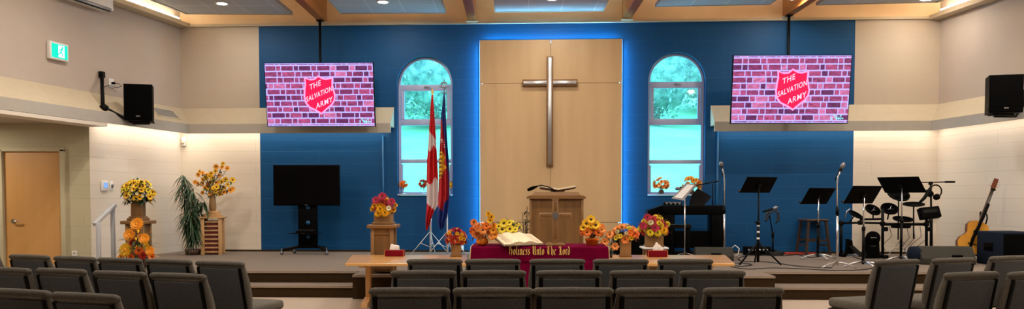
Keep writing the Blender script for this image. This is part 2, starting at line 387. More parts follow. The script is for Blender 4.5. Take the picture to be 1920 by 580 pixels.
# platform
def py_(X, base): return base+(-.042)*(X+3.3)
ex0, ex1 = -2.16, 3.54
mainL = G(476,508.5,PZ); mainR = G(1630,510.5,PZ); 
kl = (mainR.y-mainL.y)/(mainR.x-mainL.x)
def mY(X): return mainL.y+kl*(X-mainL.x)
eL = G(661,516,PZ); eR = G(1453,518,PZ); ke = (eR.y-eL.y)/(eR.x-eL.x)
sL = G(476,558,0); sR = G(1500,562.6,0); ks = (sR.y-sL.y)/(sR.x-sL.x)
def sY(X): return sL.y+ks*(X-sL.x)
xl = LX(mY(-7)); xr = RX(mY(8.2))
g = .004
poly = [(xl+.01,mY(xl)),(eL.x,mY(eL.x)),(eL.x,eL.y),(eR.x,eR.y),(eR.x,mY(eR.x)),(xr-.01,mY(xr)),(BR.x-g,BR.y-g),(BL.x+g,BL.y-g)]
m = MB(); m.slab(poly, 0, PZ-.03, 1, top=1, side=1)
def inset(p, d): return p
m.slab([(x,(y-(.02 if y<11.2 else 0))) for x,y in poly], PZ-.03, PZ, 0, top=0, side=2)
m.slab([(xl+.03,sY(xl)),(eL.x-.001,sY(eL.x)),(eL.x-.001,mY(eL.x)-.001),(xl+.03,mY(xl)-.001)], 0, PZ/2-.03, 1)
m.slab([(xl+.03,sY(xl)-.02),(eL.x-.001,sY(eL.x)-.02),(eL.x-.001,mY(eL.x)-.001),(xl+.03,mY(xl)-.001)], PZ/2-.03, PZ/2, 0, top=0, side=2)
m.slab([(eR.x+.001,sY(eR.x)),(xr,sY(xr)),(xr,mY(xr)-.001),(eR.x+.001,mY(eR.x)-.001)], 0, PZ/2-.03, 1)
m.slab([(eR.x+.001,sY(eR.x)-.02),(xr,sY(xr)-.02),(xr,mY(xr)-.001),(eR.x+.001,mY(eR.x)-.001)], PZ/2-.03, PZ/2, 0, top=0, side=2)
o = struct(m.build('floor_platform', ['carpet','riser','nose']))
# ledges: slanted top, upright fascia, swept round the corners
prof = [(0,3.09),(.34,2.755),(.34,LZ),(.31,LZ),(.31,2.70),(0,2.70)]
def offs(P, n1, n2, d):
    if n2 is None: return P+n1*d
    b = (n1+n2).normalized(); return P+b*(d/b.dot(n1))
def ledge(name, path, normals):
    m = MB(); rings = []
    for i, P in enumerate(path):
        n1 = normals[max(i-1,0)]; n2 = normals[i] if 0 < i < len(normals) else None
        if i == 0: n1 = normals[0]
        rings.append([offs(P, n1, n2, d)+Vector((0,0,z)) for d, z in prof])
    vs = [v for r_ in rings for v in r_]; n = len(prof)
    for i in range(len(path)-1):
        for k in range(n):
            m.add([vs[i*n+k], vs[i*n+(k+1)%n], vs[(i+1)*n+(k+1)%n], vs[(i+1)*n+k]], [(0,1,2,3)], 0 if k == 0 else 1)
    m.add(rings[0], [list(range(n))], 0); m.add(rings[-1], [list(range(n))], 0)
    return struct(m.build(name, ['ledge','ledge_face']))
e1 = bw(739,230); e1.z = 0; e2 = bw(1332,220); e2.z = 0
ledge('trim_1', [Vector((LX(YF),YF,0))+NL*.003, BL+NL*.003+NB*.003, e1+NB*.003], [NL, NB])
ledge('trim_2', [e2+NB*.003, BR+NB*.003+NR*.003, Vector((RX(YF),YF,0))+NR*.003], [NB, NR])
# crown strip at the top of the rear and side walls
def strip(name, A, B, n, z0, z1, d, mt='ledge'):
    m = MB(); A = A.copy(); B = B.copy(); A.z = B.z = 0
    a, b_ = A+n*.003, B+n*.003; c_, d_ = B+n*d, A+n*d
    m.slab([(a.x,a.y),(d_.x,d_.y),(c_.x,c_.y),(b_.x,b_.y)], z0, z1); return struct(m.build(name, mt))
strip('trim_3', BL+DB*.12, BR-DB*.12, NB, CZ-.01, CZ+.035, .06)
strip('trim_4', Vector((LX(YF),YF,0)), BL, NL, CZ-.02, CZ+.05, .22)
strip('trim_5', BR, Vector((RX(YF),YF,0)), NR, CZ-.02, CZ+.05, .22)
# header edge of the alcove
A = Vector((LX(YF),YF,0)); B = Vector((LX(ALC),ALC,0))
strip('trim_6', A, B, NL, LZ-.06, LZ-.005, .345, 'wall_white')
# baseboards
strip('baseboard_rear', BL+DB*.03, BR-DB*.03, NB, PZ+.001, PZ+.035, .015, 'riser')
# cove lamps on the side walls
for nm, P0, P1, n, lb in (('left',Vector((LX(8),8,0)),BL,NL,'long warm cove lamp above the left wall ledge'),('right',BR,Vector((RX(8),8,0)),NR,'long warm cove lamp above the right wall ledge')):
    a = P0.lerp(P1,.03)+n*.13; b_ = P0.lerp(P1,.97)+n*.13
    t = thing('cove_lamp', lb, 'lamp', (a.x,a.y,CZ+.052))
    dv = (b_-a); dv.z = 0
    ang = math.atan2(dv.y,dv.x); L_ = dv.length
    t.rotation_euler = (0,0,ang)
    MB().box((L_/2,0,.02),(L_,.08,.04),.004).build('housing','white',t)
    MB().cyl((.02,0,.055),(L_-.02,0,.055),.016).build('tube','tube',t)
# beams
beamX = []
for (px, w_, lb) in ((606,.15,'brown glulam ceiling beam above left hanging screen'),(885,.165,'brown glulam ceiling beam just left of the tall wooden panel'),(1175,.165,'brown glulam ceiling beam just right of the tall wooden panel'),(1474,.15,'brown glulam ceiling beam above right hanging screen')):
    p = bw(px,46); beamX.append(p.x)
    yb = p.y-.012; m = MB(); m.box((0,-(yb-YF-.05)/2,.27),(w_,yb-YF-.05,.54),.01)
    t = thing('ceiling_beam', lb, 'beam', (p.x, yb, CZ+.055), 0); m.build('beam','beam',t)
    MB().box((0,-.06,-.02),(w_+.05,.12,.035),.004).build('bearing_plate','ledge',t)
# acoustic clouds between the beams, with downlights
edges = [LX(13.0)+.55]+beamX+[RX(12.6)-.55]
names = ['far left bay beside the left wall','bay left of the tall wooden panel','middle bay above the wooden cross','bay right of the tall wooden panel','far right bay beside the right wall']
lampx = [(416,6),(718,3),(1035,-3),(1488,-4),(1737,-2)]
lights = []
ZC = 4.80
spec = [((268,0),(350,26),(547,27),(522,0)), ((612,0),(640,25),(835,24),(828,-2)), ((925,0),(929,22),(1130,20),(1143,-2)), ((1256,0),(1230,12),(1443,8),(1450,-2)), ((1552,0),(1532,9),(1757,4),(1790,-9))]
for i, sp_ in enumerate(spec):
    fl = G(*sp_[1],ZC); fr = G(*sp_[2],ZC)
    if i == 0: xl_, xr_ = fl.x, fr.x; poly = [(fl.x,fl.y),(fr.x,fr.y),(fr.x,2),(LX(2)+.65,2)]
    elif i == 4: poly = [(fl.x,fl.y),(fr.x,fr.y),(RX(2)-.65,2),(fl.x,2)]
    else: poly = [(fl.x,fl.y),(fr.x,fr.y),(fr.x,2),(fl.x,2)]
    ox, oy = poly[0]; t = thing('ceiling_cloud', 'grey square-tiled suspended ceiling panel in the '+names[i], 'ceiling panel', (ox,oy,ZC), 0, None)
    MB().slab([(x-ox,y-oy) for x,y in poly], 0, .05).build('tile_panel','tile',t)
    m = MB()
    n_ = len(poly)
    for k in range(n_):
        a = Vector((poly[k][0]-ox,poly[k][1]-oy,.022)); b_ = Vector((poly[(k+1)%n_][0]-ox,poly[(k+1)%n_][1]-oy,.022))
        dv = (b_-a); ang = math.atan2(dv.y,dv.x); m.box((dv.length/2,0,0),(dv.length+.03,.03,.06),0,TR(a,rz=ang))
    m.build('edge_trim','ledge_face',t)
    m = MB()
    for k in range(3):
        for j in range(2):
            x = [.25,.75][j]; yy = [-.8,-5,-9.5][k]
            w_ = poly[1][0]-ox; m.cyl((w_*x,yy,.04),(w_*x,yy,HZ-ZC),.006,n=6)
    m.build('hanger','steel',t)
    # downlights
    lp = G(*lampx[i],ZC)
    names2 = names[i]
    for k in range(4):
        y = lp.y-k*3.0; x = lp.x
        if i==0 and k: x = lp.x-.25*k
        z = ZC-.012
        t2 = thing('downlight',['nearest-to-stage','second-row','third-row','fourth-row'][k]+' round downlight in the '+names2,'lamp',(x,y,z))
        MB().lathe([(.085,.0),(.12,.0),(.12,.011),(.085,.011),(.085,.0)],n=24,cap=False).build('trim_ring','white',t2)
        MB().lathe([(.0,.001),(.086,.001),(.086,.008),(0,.008)],n=24).build('diffuser','lamp',t2)
        lights.append((x,y,z-.03,.35 if k==0 else 1))
# windows
def window(idx, c, tp):
    r = ww/2; zs = tp-r; y0 = .13
    par = struct(bpy.data.objects.new('window_%d'%idx, None)); C.objects.link(par); p = BL+DB*c; par.location = (p.x,p.y,0); par.rotation_euler = (0,0,TB)
    par.location += Vector((-math.sin(TB),math.cos(TB),0))*y0
    k = (tp-sill)/262.0   # metres per photo pixel in this plane
    def zz(py): return tp-(py-(105 if idx==1 else 98))*k
    b0 = zz(157) if idx==1 else zz(150); b1 = b0-.115
    b2 = zz(222 if idx==1 else 218)+.0; b3 = b2-.115
    b4 = zz(298 if idx==1 else 294); b5 = b4-.07
    m = MB(); fw = .045; dp = .07
    # outer frame: arch and jambs
    for j in range(NA):
        a0 = PI-PI*j/NA; a1 = PI-PI*(j+1)/NA
        def P(a, rr, y): return (rr*math.cos(a), y, zs+rr*math.sin(a))
        m.hexa([P(a0,r-.005,0),P(a1,r-.005,0),P(a1,r-fw,0),P(a0,r-fw,0)],[P(a0,r-.005,dp),P(a1,r-.005,dp),P(a1,r-fw,dp),P(a0,r-fw,dp)])
    for sx in (-1,1): m.box((sx*(r-.005-fw/2),dp/2,(zs+sill)/2+.002),(fw,dp,zs-sill-.004))
    m.box((0,dp/2,sill+.035),(ww-.012,dp,.06))
    for za, zb in ((b1,b0),(b3,b2),(b5,b4)): m.box((0,dp/2,(za+zb)/2),(ww-2*fw,dp*1.1,zb-za),.004)
    for sx in (-1,1): m.box((sx*(r-fw-.045),dp/2-.01,(b1+b2)/2),(.055,dp*1.1,b1-b2))
    for sx in (-1,1): m.box((sx*(r-fw-.02),dp/2,(b5+sill)/2),(.03,dp,b5-sill-.06))
    m.build('window_frame','white_frame',par)
    m = MB(); m.box((0,-.02,b0-.045),(.05,.03,.03),.004); m.box((.04,-.03,b0-.05),(.1,.015,.018),.004); m.build('window_latch','silver_dark',par)
    m = MB(); gl = [( (r-fw)*math.cos(PI*j/NA), zs+(r-fw)*math.sin(PI*j/NA)) for j in range(NA+1)]
    m.prism([(-(r-fw),sill+.05)]+[( (r-fw),sill+.05)]+gl, dp/2, dp/2+.006); m.build('glass',GLASS,par)
    m = MB(); m.box((0,-.09,sill+.014),(ww-.012,.155,.024),.004); m.build('window_sill','white_frame',par)
    return par
g_ = bpy.data.materials.new('window glass'); g_.use_nodes = True
nt = g_.node_tree; nt.nodes.clear(); o_ = nt.nodes.new('ShaderNodeOutputMaterial'); mixs = nt.nodes.new('ShaderNodeMixShader'); tr_ = nt.nodes.new('ShaderNodeBsdfTransparent'); gs = nt.nodes.new('ShaderNodeBsdfGlossy'); gs.inputs['Roughness'].default_value = .03
tr_.inputs[0].default_value = (.70,.92,1,1); mixs.inputs[0].default_value = .05
nt.links.new(tr_.outputs[0],mixs.inputs[1]); nt.links.new(gs.outputs[0],mixs.inputs[2]); nt.links.new(mixs.outputs[0],o_.inputs[0])
GLASS = g_
window(1, WLc, topL); window(2, WRc, topR)
# maple panel with backlight
p0 = bs(901,250)[0]; p1 = bs(1164.5,250)[0]; pt = bs(1032,77)[1]; pw = p1-p0; pc = (p0+p1)/2
pp = BL+DB*pc
t = thing('wall_panel','tall pale maple plywood panel mounted on the blue wall with blue backlight','wall panel',(pp.x,pp.y,PZ),TB)
bh = pt-PZ
zA = bs(1032,417)[1]-PZ; zB = bs(1032,158)[1]-PZ
m = MB(); 
for x0,x1 in ((-pw/2,-.003),(.003,pw/2)):
    for a,b_ in ((.04,zA-.004),(zA+.004,zB-.003),(zB+.003,bh)):
        m.box(((x0+x1)/2,-.115,(a+b_)/2),(x1-x0,.03,b_-a),.002,smooth=False)
m.build('plywood_board','maple',t)
m = MB(); ins = .07
for sx in (-1,1): m.box((sx*(pw/2-ins),-.05,bh/2),(.04,.09,bh-.1))
m.box((0,-.05,bh-ins),(pw-2*ins,.09,.04)); m.box((0,-.096,bh/2),(.1,.006,bh-.1)); m.box((0,-.096,zA),(pw-.16,.006,.08)); m.box((0,-.096,zB),(pw-.16,.006,.08))
m.build('mounting_batten','maple_edge',t)
m = MB()
for sx in (-1,1): m.box((sx*(pw/2-ins+.026),-.05,bh/2),(.008,.05,bh-.12))
m.box((0,-.05,bh-ins+.026),(pw-2*ins,.05,.008))
m.build('light_strip','led',t)
m = MB()
for sx in (-1,1): m.box((sx*(pw/2+.008),-.012,bh/2),(.02,.012,bh-.02))
m.box((0,-.012,bh+.008),(pw+.036,.012,.02)); m.build('edge_glow','glow_line',t)  # glowing edging added to imitate the backlight's bright line around the panel
# cross on the panel
cc = bw(1031,156,.14); kx = (bw(1041,156,.14)-bw(1031,156,.14)).length/10
t = thing('wall_cross','large silver-faced wooden cross hung high on the maple panel','cross',(cc.x,cc.y,bw(1031,312,.14).z),TB)
H_ = 205*kx; W_ = 102*kx; zc = (312-156)*kx; aw = 12.5*kx
m = MB(); m.box((0,-.02,H_/2),(aw,.07,H_),.004); m.box((-(W_/4+aw/4),-.02,zc),(W_/2-aw/2,.07,aw),.004); m.box(((W_/4+aw/4),-.02,zc),(W_/2-aw/2,.07,aw),.004); m.build('cross_body','oak',t)
m = MB(); m.box((0,-.06,H_/2),(aw*.55,.012,H_-aw*.45),.002); m.box((-(W_/4+aw/4)+.01,-.06,zc),(W_/2-aw*.6,.012,aw*.55),.002); m.box((W_/4+aw/4-.01,-.06,zc),(W_/2-aw*.6,.012,aw*.55),.002); m.build('silver_inlay','steel',t)
# conduits
def pipe(px, pa, pb, lb, r=.02):
    a = bw(px,pa,.03); b_ = bw(px,pb,.03); m = MB(); m.cyl((0,0,PZ+.04-PZ),(0,0,a.z-PZ),r); 
    for z in (.5,1.3,1.9): m.box((0,.005,z),(.06,.02,.02),.003)
    o = m.build('wall_conduit','blue_gloss',loc=(a.x,a.y,PZ)); tag(o, lb, 'pipe')
pipe(718,254,471,'thin blue painted conduit on wall between the television cart and the left window')
pipe(1346,246,471,'thin blue painted conduit on the wall just right of the right window')
# ------------------------------------------------------------------ wall television screens
def screen(cx, cy, Y, yaw, tilt, lb, polelb, poletop, seed):
    W_, H_ = 2.0, 1.155
    c = At(cx, cy, Y)
    t = thing('television', lb, 'television', tuple(c), yaw)
    Tm = TR(rx=tilt)
    m = MB(); m.box((0,.03,0),(W_,.05,H_),.006,Tm); m.box((0,.075,-.05),(1.0,.05,.6),.01,Tm); m.build('casing','black',t)
    rnd = random.Random(seed)
    scr = MB(); a = W_/2-.014; h = H_/2-.014
    scr.add([(-a,0,-h),(a,0,-h),(a,0,h),(-a,0,h)],[(0,1,2,3)],0,False,Tm @ TR((0,.0035,0)))
    rows = 11; rh = 2*h/10.7; z = h-.3*rh-.0
    ztop = h
    r_ = 0; z1 = h
    z0 = h-.35*rh
    while z1 > -h+.005:
        z0 = max(z0,-h)
        x = -a-rnd.uniform(0,.2); long_ = r_%2==0
        while x < a:
            L_ = (rnd.uniform(.19,.25) if long_ else rnd.uniform(.085,.12)); long_ = not long_
            x0 = max(x+.010,-a); x1 = min(x+L_-.007,a)
            if x1-x0 > .012 and z1-z0>.016:
                j = rnd.choice([1,1,2,2,3,4,5]); jit = rnd.uniform(-.002,.002)
                scr.add([(x0,.0,z0+.013+jit),(x1,0,z0+.013-jit),(x1,0,z1-.011+jit),(x0,0,z1-.011)],[(0,1,2,3)],j,False,Tm @ TR((0,.0025,0)))
            x += L_
        z1 = z0; z0 = z1-rh; r_ += 1
    # small cyan mark bottom right
    x = a-.275
    for w_,hh,dz_ in ((.02,.06,0),(.05,.012,.048),(.05,.012,.024),(.05,.012,0),(.02,.055,.01),(.05,.014,0),(.018,.06,0),(.03,.016,.045),(.018,.05,.005),(.03,.02,0)):
        scr.box((x+w_/2,.0006,-h+.075+dz_),(w_-.006,.001,hh),0,Tm,6); x += (.024 if w_<.03 else .0)+ (w_*.35 if w_>=.03 else 0)
    scr.build('screen_picture',[EM['mortar'],EM['b1'],EM['b2'],EM['b3'],EM['b4'],EM['b5'],EM['cyan']],t,fix=False)
    # shield
    k = W_/203.0
    def S(x,y): return ((x-308)/5.275*k, -(y-270)/5.275*k)
    pts = [S(x,y) for x,y in ((300,88),(262,118),(215,122),(165,104),(170,160),(160,215),(155,290),(165,345),(200,390),(262,420),(318,455),(370,410),(425,365),(452,325),(460,280),(446,215),(436,160),(440,106),(385,118),(345,112))]
    off = (1.5 if cx > 960 else 0)
    sx = 0.0 if cx<960 else .03
    m = MB()
    def sc(p,f): return [(x*f+sx,z*f) for x,z in p]
    m.prism(sc(pts,1.035),-.0015,-.0005,0,Tm); m.prism(sc(pts,.93),-.0030,-.0016,1,Tm)
    m.build('shield_emblem',[EM['pink'],EM['red']],t)
    m = MB()
    for txt,px,py,sz,cmp in (('THE',268,200,.118,1.0),('SALVATION',304,285,.114,.80),('ARMY',350,370,.118,1.0)):
        X,Z = S(px,py)
        Tt = Tm @ TR((X+sx,-.0034,Z)) @ Matrix(((1,0,0,0),(0,1,0,0),(.42,0,1,0),(0,0,0,1))) @ Matrix.Diagonal((cmp*.92,1,1.15,1))
        text_mb(txt, sz, .0003, 0, .0, Tt, m, bold=.0015)
    m.build('shield_lettering',EM['white'],t,fix=False)
    # ceiling pole
    p = bw(poletop[0], poletop[1], .20); zb = c.z
    t2 = thing('screen_mount', polelb, 'mount', (p.x,p.y,zb))
    hb = CZ+.04-zb
    MB().cyl((0,0,-.05),(0,0,hb),.024).build('pole','black_metal',t2)
    e_ = Vector((c.x-p.x, Y+.14-p.y, .12)); m = MB(); m.tube([(0,0,.12),e_],.03,8); m.build('arm','black_metal',t2)
    m = MB(); m.box((0,0,hb+.0),(.12,.12,.012)); m.box(tuple(e_+Vector((0,-.005,-.1))),(.5,.02,.4),.003); m.build('bracket','black_metal',t2)
EM = dict(mortar=emis('screen mortar',(.50,.42,1.0),.88,.12), b1=emis('screen brick a',(.42,.07,.20),.8,.5), b2=emis('screen brick b',(.30,.05,.16),.8,.5), b3=emis('screen brick c',(.13,.025,.11),.8,.5), b4=emis('screen brick d',(.60,.16,.36),.8,.4), b5=emis('screen brick e',(.22,.035,.13),.8,.5),
    cyan=emis('screen cyan',(.2,.75,1.0),1.1), pink=emis('shield outline',(1.0,.30,.62),1.0), red=emis('shield red',(.95,.008,.085),.75), white=emis('shield letters',(1.0,.72,.95),.75))
screen(599.5,178,13.64,R(-2),R(7),'wide hanging screen left of the wooden panel showing red shield on brick wall','black pole and bracket holding the left hanging screen',(600,60),3)
screen(1483,168,12.74,R(-1),R(7),'wide hanging screen right of the wooden panel showing red shield on brick wall','black pole and bracket holding the right hanging screen',(1479,60),5)
# ------------------------------------------------------------------ television on wheeled cart
b = G(578,476.5,PZ); k = b.y/F
t = thing('television_cart','black wheeled television cart with glass shelf against the blue wall','cart',(b.x,b.y,PZ),TB)
zt = lambda py: 1.4+(368-py)*k-PZ
m = MB(); m.box((0,0,(zt(466)+zt(380))/2),(36*k,.05,zt(380)-zt(466)),.004)
o = m.build('column','black',t)
m = MB(); 
for py in (389,418,444): m.lathe([(0,0),(4*k,0),(4*k,.004),(0,.004)],T=TR((1*k,-.026,zt(py)),rx=PI/2),n=20)
m.build('cable_hole','blue_gloss',t)
for sx in (-1,1):
    m = MB(); m.tube([(0,.0,zt(463)),(sx*18*k,0.0,zt(463)),(sx*42*k,-.22,zt(466)-.02)],.028,8); m.tube([(sx*10*k,0,zt(463)),(sx*30*k,.12,zt(466))],.024,8); m.build('base_arm','black_metal',t)
for (x,y) in ((-42*k,-.22),(42*k,-.22),(-30*k,.12),(30*k,.12)):
    m = MB(); m.cyl((x-.022,y,.035),(x+.022,y,.035),.035,n=16); m.box((x,y,.08),(.02,.05,.06),.004); m.build('caster','silver_dark',t)
m = MB(); m.box((0,-.16,zt(437)),(57*k,.3,.014),.004); m.build('shelf','black_gloss',t)
c = thing('media_player','small black media box on the television cart shelf','device',tuple(t.matrix_basis @ Vector((.02,-.16,zt(437)+.008))),TB)
MB().box((0,0,.022),(.32,.2,.04),.006).build('case','black',c); m = MB(); m.tube([(-.2,0,.01),(-.12,.02,.055),(0,.0,.05),(.15,-.05,.05)],.006,6); m.build('cable','cable',c)
tv = thing('television','black switched-off flat television on the wheeled cart','television',(b.x,b.y-.06,PZ+zt(386)),TB)
W_=125*k; H_=76*k
m = MB(); m.box((0,0,H_/2),(W_,.06,H_),.008); m.box((0,.035,H_/2),(.5,.02,.4),.004); m.build('casing','black',tv)
m = MB(); m.box((0,-.032,H_/2+.008),(W_-.03,.003,H_-.045)); m.build('screen','black_gloss',tv)
m = MB(); m.box((0,-.034,.014),(.05,.004,.01)); m.build('maker_badge','steel',tv)
# ------------------------------------------------------------------ left wall fittings
def wallthing(name,lb,cat,px,py,n,P0,th,off=.004):
    p = isect(px,py,P0+n*off,n); return thing(name,lb,cat,tuple(p),th)
t = wallthing('exit_sign','green and white lit exit sign with running figure on left wall','exit sign',104,97,NL,BL,TL)
m = MB(); m.box((0,-.04,0),(.36,.07,.27),.012); m.build('housing','white',t)
EG = emis('exit green',(.0,.62,.36),1.3); EW = emis('exit figure white',(.55,1,.9),1.6)
m = MB(); m.box((0,-.077,0),(.30,.004,.21)); m.build('lit_panel',EG,t)
m = MB()
m.box((.03,-.0805,0),(.115,.002,.18)); m.build('doorway_symbol',EW,t)
m = MB(); Tq = TR((.03,-.083,0)); 
m.lathe([(0,0),(.016,0),(.016,.002),(0,.002)],T=TR((.045,-.083,.06),rx=PI/2),n=12)
for a,b_,w_ in (((.04,.045),(.015,-.0),.022),((.015,0),(.045,-.03),.016),((.045,-.03),(.035,-.07),.014),((.015,0),(-.005,-.035),.016),((-.005,-.035),(-.035,-.05),.014),((.04,.04),(.07,.02),.012),((.035,.04),(.0,.03),.012),((.0,.03),(-.012,.005),.011)):
    A=Vector((a[0],0,a[1])); B=Vector((b_[0],0,b_[1])); d_=(B-A); m.box((0,-.083,0),(w_,.002,d_.length+w_*.6),0,TR(((A+B)/2))@Euler((0,math.atan2(d_.x,d_.z),0)).to_matrix().to_4x4()@TR((0,0,0)))
m.build('running_figure',EG,t)
t = wallthing('air_conditioner','white wall-mounted air conditioner unit cut off by the picture top','air conditioner',142,-8,NL,BL,TL)
m = MB(); m.prism([(-.55,-.12),(.55,-.12),(.55,.2),(-.55,.2)],-.22,0); m.build('casing','white',t)
m = MB(); m.box((0,-.19,-.125),(1.0,.05,.03),.006); m.build('air_slot','black',t); m = MB(); m.box((0,-.215,-.11),(1.02,.02,.05),.006,TR((0,0,0))); m.build('louver','silver_dark',t)
t = wallthing('wall_outlet','small beige wall outlet with black plug beside the left speaker arm','outlet',208,156,NL,BL,TL)
m = MB(); m.box((0,-.006,0),(.11,.012,.15),.004); m.build('cover_plate','white',t); m = MB(); m.box((.015,-.035,0),(.04,.06,.035),.006); m.build('plug','black',t)
m = MB(); m.tube([(.015,-.06,0),(.10,-.08,.0),(.16,-.08,-.03),(.05,-.06,-.075),(-.1,-.05,-.05),(-.25,-.03,-.12)],.006,6); m.build('cord','cable',t)
# left speaker and its bracket
ps = At(265,228,12.6)
t = thing('wall_speaker','black loudspeaker on a long angled arm on left wall','speaker',tuple(ps),R(12))
def speaker_box(t,w,h,d):
    m = MB(); m.slab([(-w/2,-d/2),(w/2,-d/2),(w*.36,d/2),(-w*.36,d/2)],0,h); m.build('cabinet','black',t)
    m = MB(); m.box((0,-d/2-.008,h/2),(w-.03,.014,h-.03),.005); m.build('front_grille','grille',t)
    m = MB(); m.box((0,-d/2-.017,.07),(.06,.004,.018)); m.build('badge','silver_dark',t)
speaker_box(t,.44,.60,.36)
wa = lw(191,140,.04); wb = lw(193,200,.27)
tb = thing('speaker_bracket','black tubular arm bracket fixed to left wall beneath the loudspeaker','bracket',tuple(wb))
e = ps-wb; m = MB(); m.tube([Vector((0,0,0)),e+Vector((-.12,0,-.03)),e+Vector((.14,0,-.03))],.024,8); m.box(tuple(e+Vector((.02,0,-.02))),(.34,.16,.02)); m.build('arm','black_metal',tb)
m = MB(); m.tube([(0,0,-.03),wa-wb+Vector((0,0,.02))],.03,8); m.box(tuple(wa-wb),(.07,.09,.10),.006); m.build('wall_post','black_metal',tb)
m = MB(); m.lathe([(0,-.05),(.05,-.05),(.06,0),(.05,.05),(0,.05)],T=TR((.03,-.02,-.02),rx=PI/2)); m.build('pivot','black_metal',tb)
pr = At(1877,214,11.25)
t = thing('wall_speaker','black loudspeaker on a short bracket on right wall','speaker',tuple(pr),R(-14)); speaker_box(t,.45,.56,.36)
wq = rw(1921,193,.30); e = pr-wq
tb = thing('speaker_bracket','black arm bracket holding the loudspeaker on right wall','bracket',tuple(wq))
m = MB(); m.tube([(0,0,0),e+Vector((.25,.05,-.03)),e+Vector((-.1,0,-.03))],.022,8); m.box(tuple(e+Vector((0,0,-.015))),(.3,.16,.02)); m.build('arm','black_metal',tb); m=MB(); m.box((0,0,.05),(.06,.14,.3),.005); m.build('wall_plate','black_metal',tb)
m = MB(); m.tube([e+Vector((-.2,-.1,.2)),e+Vector((-.27,-.1,.05)),e+Vector((-.2,-.1,-.02))],.008,6); m.build('cord','cable',tb)
# vent on the slope of the left ledge
p = isect(310,219,BL+NL*.18,NL); sl_a = math.atan2(.335,.34)
t = thing('vent_grille','grey vent grille set in the sloping ledge beside left speaker','vent',tuple(p),TL)
zc_ = 3.09-.335*(.18/.34)
t.location.z = zc_
Tv = TR(rx=-(PI/2-sl_a)) if False else Euler((R(90)-R(45.4)-PI/2+R(45),0,0)).to_matrix().to_4x4()
Tv = Euler((-R(44.6)+PI,0,0)).to_matrix().to_4x4()
Tv = Euler((R(44.6),0,0)).to_matrix().to_4x4()
m = MB(); m.box((0,0,.006),(.62,.26,.012),.003,Tv); m.build('frame','ledge',t)
m = MB()
for j in range(9): m.box((0,-.09+j*.0225,.016),(.56,.012,.008),0,Tv)
m.build('louvers','vent',t)
t = wallthing('thermostat','white thermostat with blue display on the left wall','thermostat',194.5,349,NL,BL,TL)
m = MB(); m.box((0,-.015,0),(.15,.03,.17),.01); m.build('body','white',t); m=MB(); m.box((.01,-.032,.01),(.08,.004,.08)); m.build('display',emis('thermostat blue',(.2,.4,.8),.8),t)
t = wallthing('light_switch','white light switch beside the thermostat on left wall','switch',208.5,349,NL,BL,TL)
m = MB(); m.box((0,-.006,0),(.08,.012,.15),.004); m.build('cover_plate','white',t); m=MB(); m.box((0,-.02,.0),(.03,.03,.06),.004,TR(rx=.2)); m.build('rocker','silver_dark',t)
t = wallthing('motion_sensor','small white sensor box high in the left corner under ledge','sensor',346,266,NB,BL,TB)
m = MB(); m.box((0,-.03,.0),(.07,.06,.17),.012); m.build('body','white',t); m=MB(); m.lathe([(0,-.05),(.028,-.045),(.03,0)],T=TR((0,-.05,-.02),rx=-PI/2)); m.build('lens','ledge',t)
t = thing('wall_outlet','white wall outlet low beside the wooden door','outlet',tuple(At(140,478,ALC-.003)),0)
m = MB(); m.box((0,-.005,0),(.085,.01,.125),.003); m.build('cover_plate','white',t); m=MB(); 
for z in (-.03,.03): m.box((0,-.012,z),(.035,.006,.03),.002)
m.build('socket','ledge',t)
t = wallthing('wall_outlet','small white wall outlet near the floor behind the flags','outlet',866,466,NB,BL,TB)
m = MB(); m.box((0,-.005,0),(.07,.01,.11),.003); m.build('cover_plate','white',t); m=MB(); m.box((0,-.02,.01),(.035,.03,.035),.004); m.build('plug','white',t)
# step handrail beside the left wall
hA = At(184,418,10.9); hB = At(211,388,11.3)
t = thing('handrail','pale grey metal step handrail standing beside left wall','handrail',(hA.x,hA.y,0))
m = MB(); dB = hB-hA
m.box((0,0,hA.z/2),(.05,.05,hA.z),.006); m.build('post','grey_paint',t)
m = MB(); m.box((dB.x,dB.y,(hB.z+PZ)/2),(.05,.05,hB.z-PZ),.006); m.build('post','grey_paint',t)
m = MB(); a0 = Vector((-.04,0,hA.z-.01)); a1 = Vector((dB.x+.02,dB.y,hB.z+.01)); dd_=a1-a0; m.box((0,0,0),(.06,dd_.length*1.12,.05),.006,TR((a0+a1)/2)@dd_.to_track_quat('Y','Z').to_matrix().to_4x4()); m.build('sloping_rail','grey_paint',t)
# ------------------------------------------------------------------ mercy seat benches (wide low tables)
BZ = .60
def bench(lb, fl, fr, br, bl, legs):
    pts = [G(*p,BZ) for p in (fl,fr,br,bl)]
    o = Vector((sum(p.x for p in pts)/4, sum(p.y for p in pts)/4, 0))
    t = thing('low_table',lb,'table',(o.x,o.y,0))
    m = MB(); pl = [(p.x-o.x,p.y-o.y) for p in pts]; m.slab(pl,BZ-.036,BZ); ob = m.build('tabletop','bench',t)
    bv = ob.modifiers.new('b','BEVEL'); bv.width=.006; bv.segments=2
    for X in legs:
        m = MB(); m.box((X-o.x,9.6-o.y,(BZ-.036)/2+.035),(.065,.10,BZ-.106),.01); m.build('leg','bench_z',t)
        m = MB(); m.prism([(9.28-o.y,0),(9.95-o.y,0),(9.93-o.y,.05),(9.68-o.y,.10),(9.52-o.y,.10),(9.30-o.y,.05)],-.04,.04,0,TR((X-o.x,0,0),rz=PI/2)@Matrix.Diagonal((1,-1,1,1))); m.build('foot','bench_z',t)
        m = MB(); m.box((X-o.x,9.6-o.y,BZ-.06),(.07,.9,.045),.008); m.build('cross_rail','bench_z',t)
    return o
T1 = bench('long low varnished wooden table left of the burgundy-covered table',(647,494),(877,494),(874,478.5),(660,478.5),(-1.85,-.75))
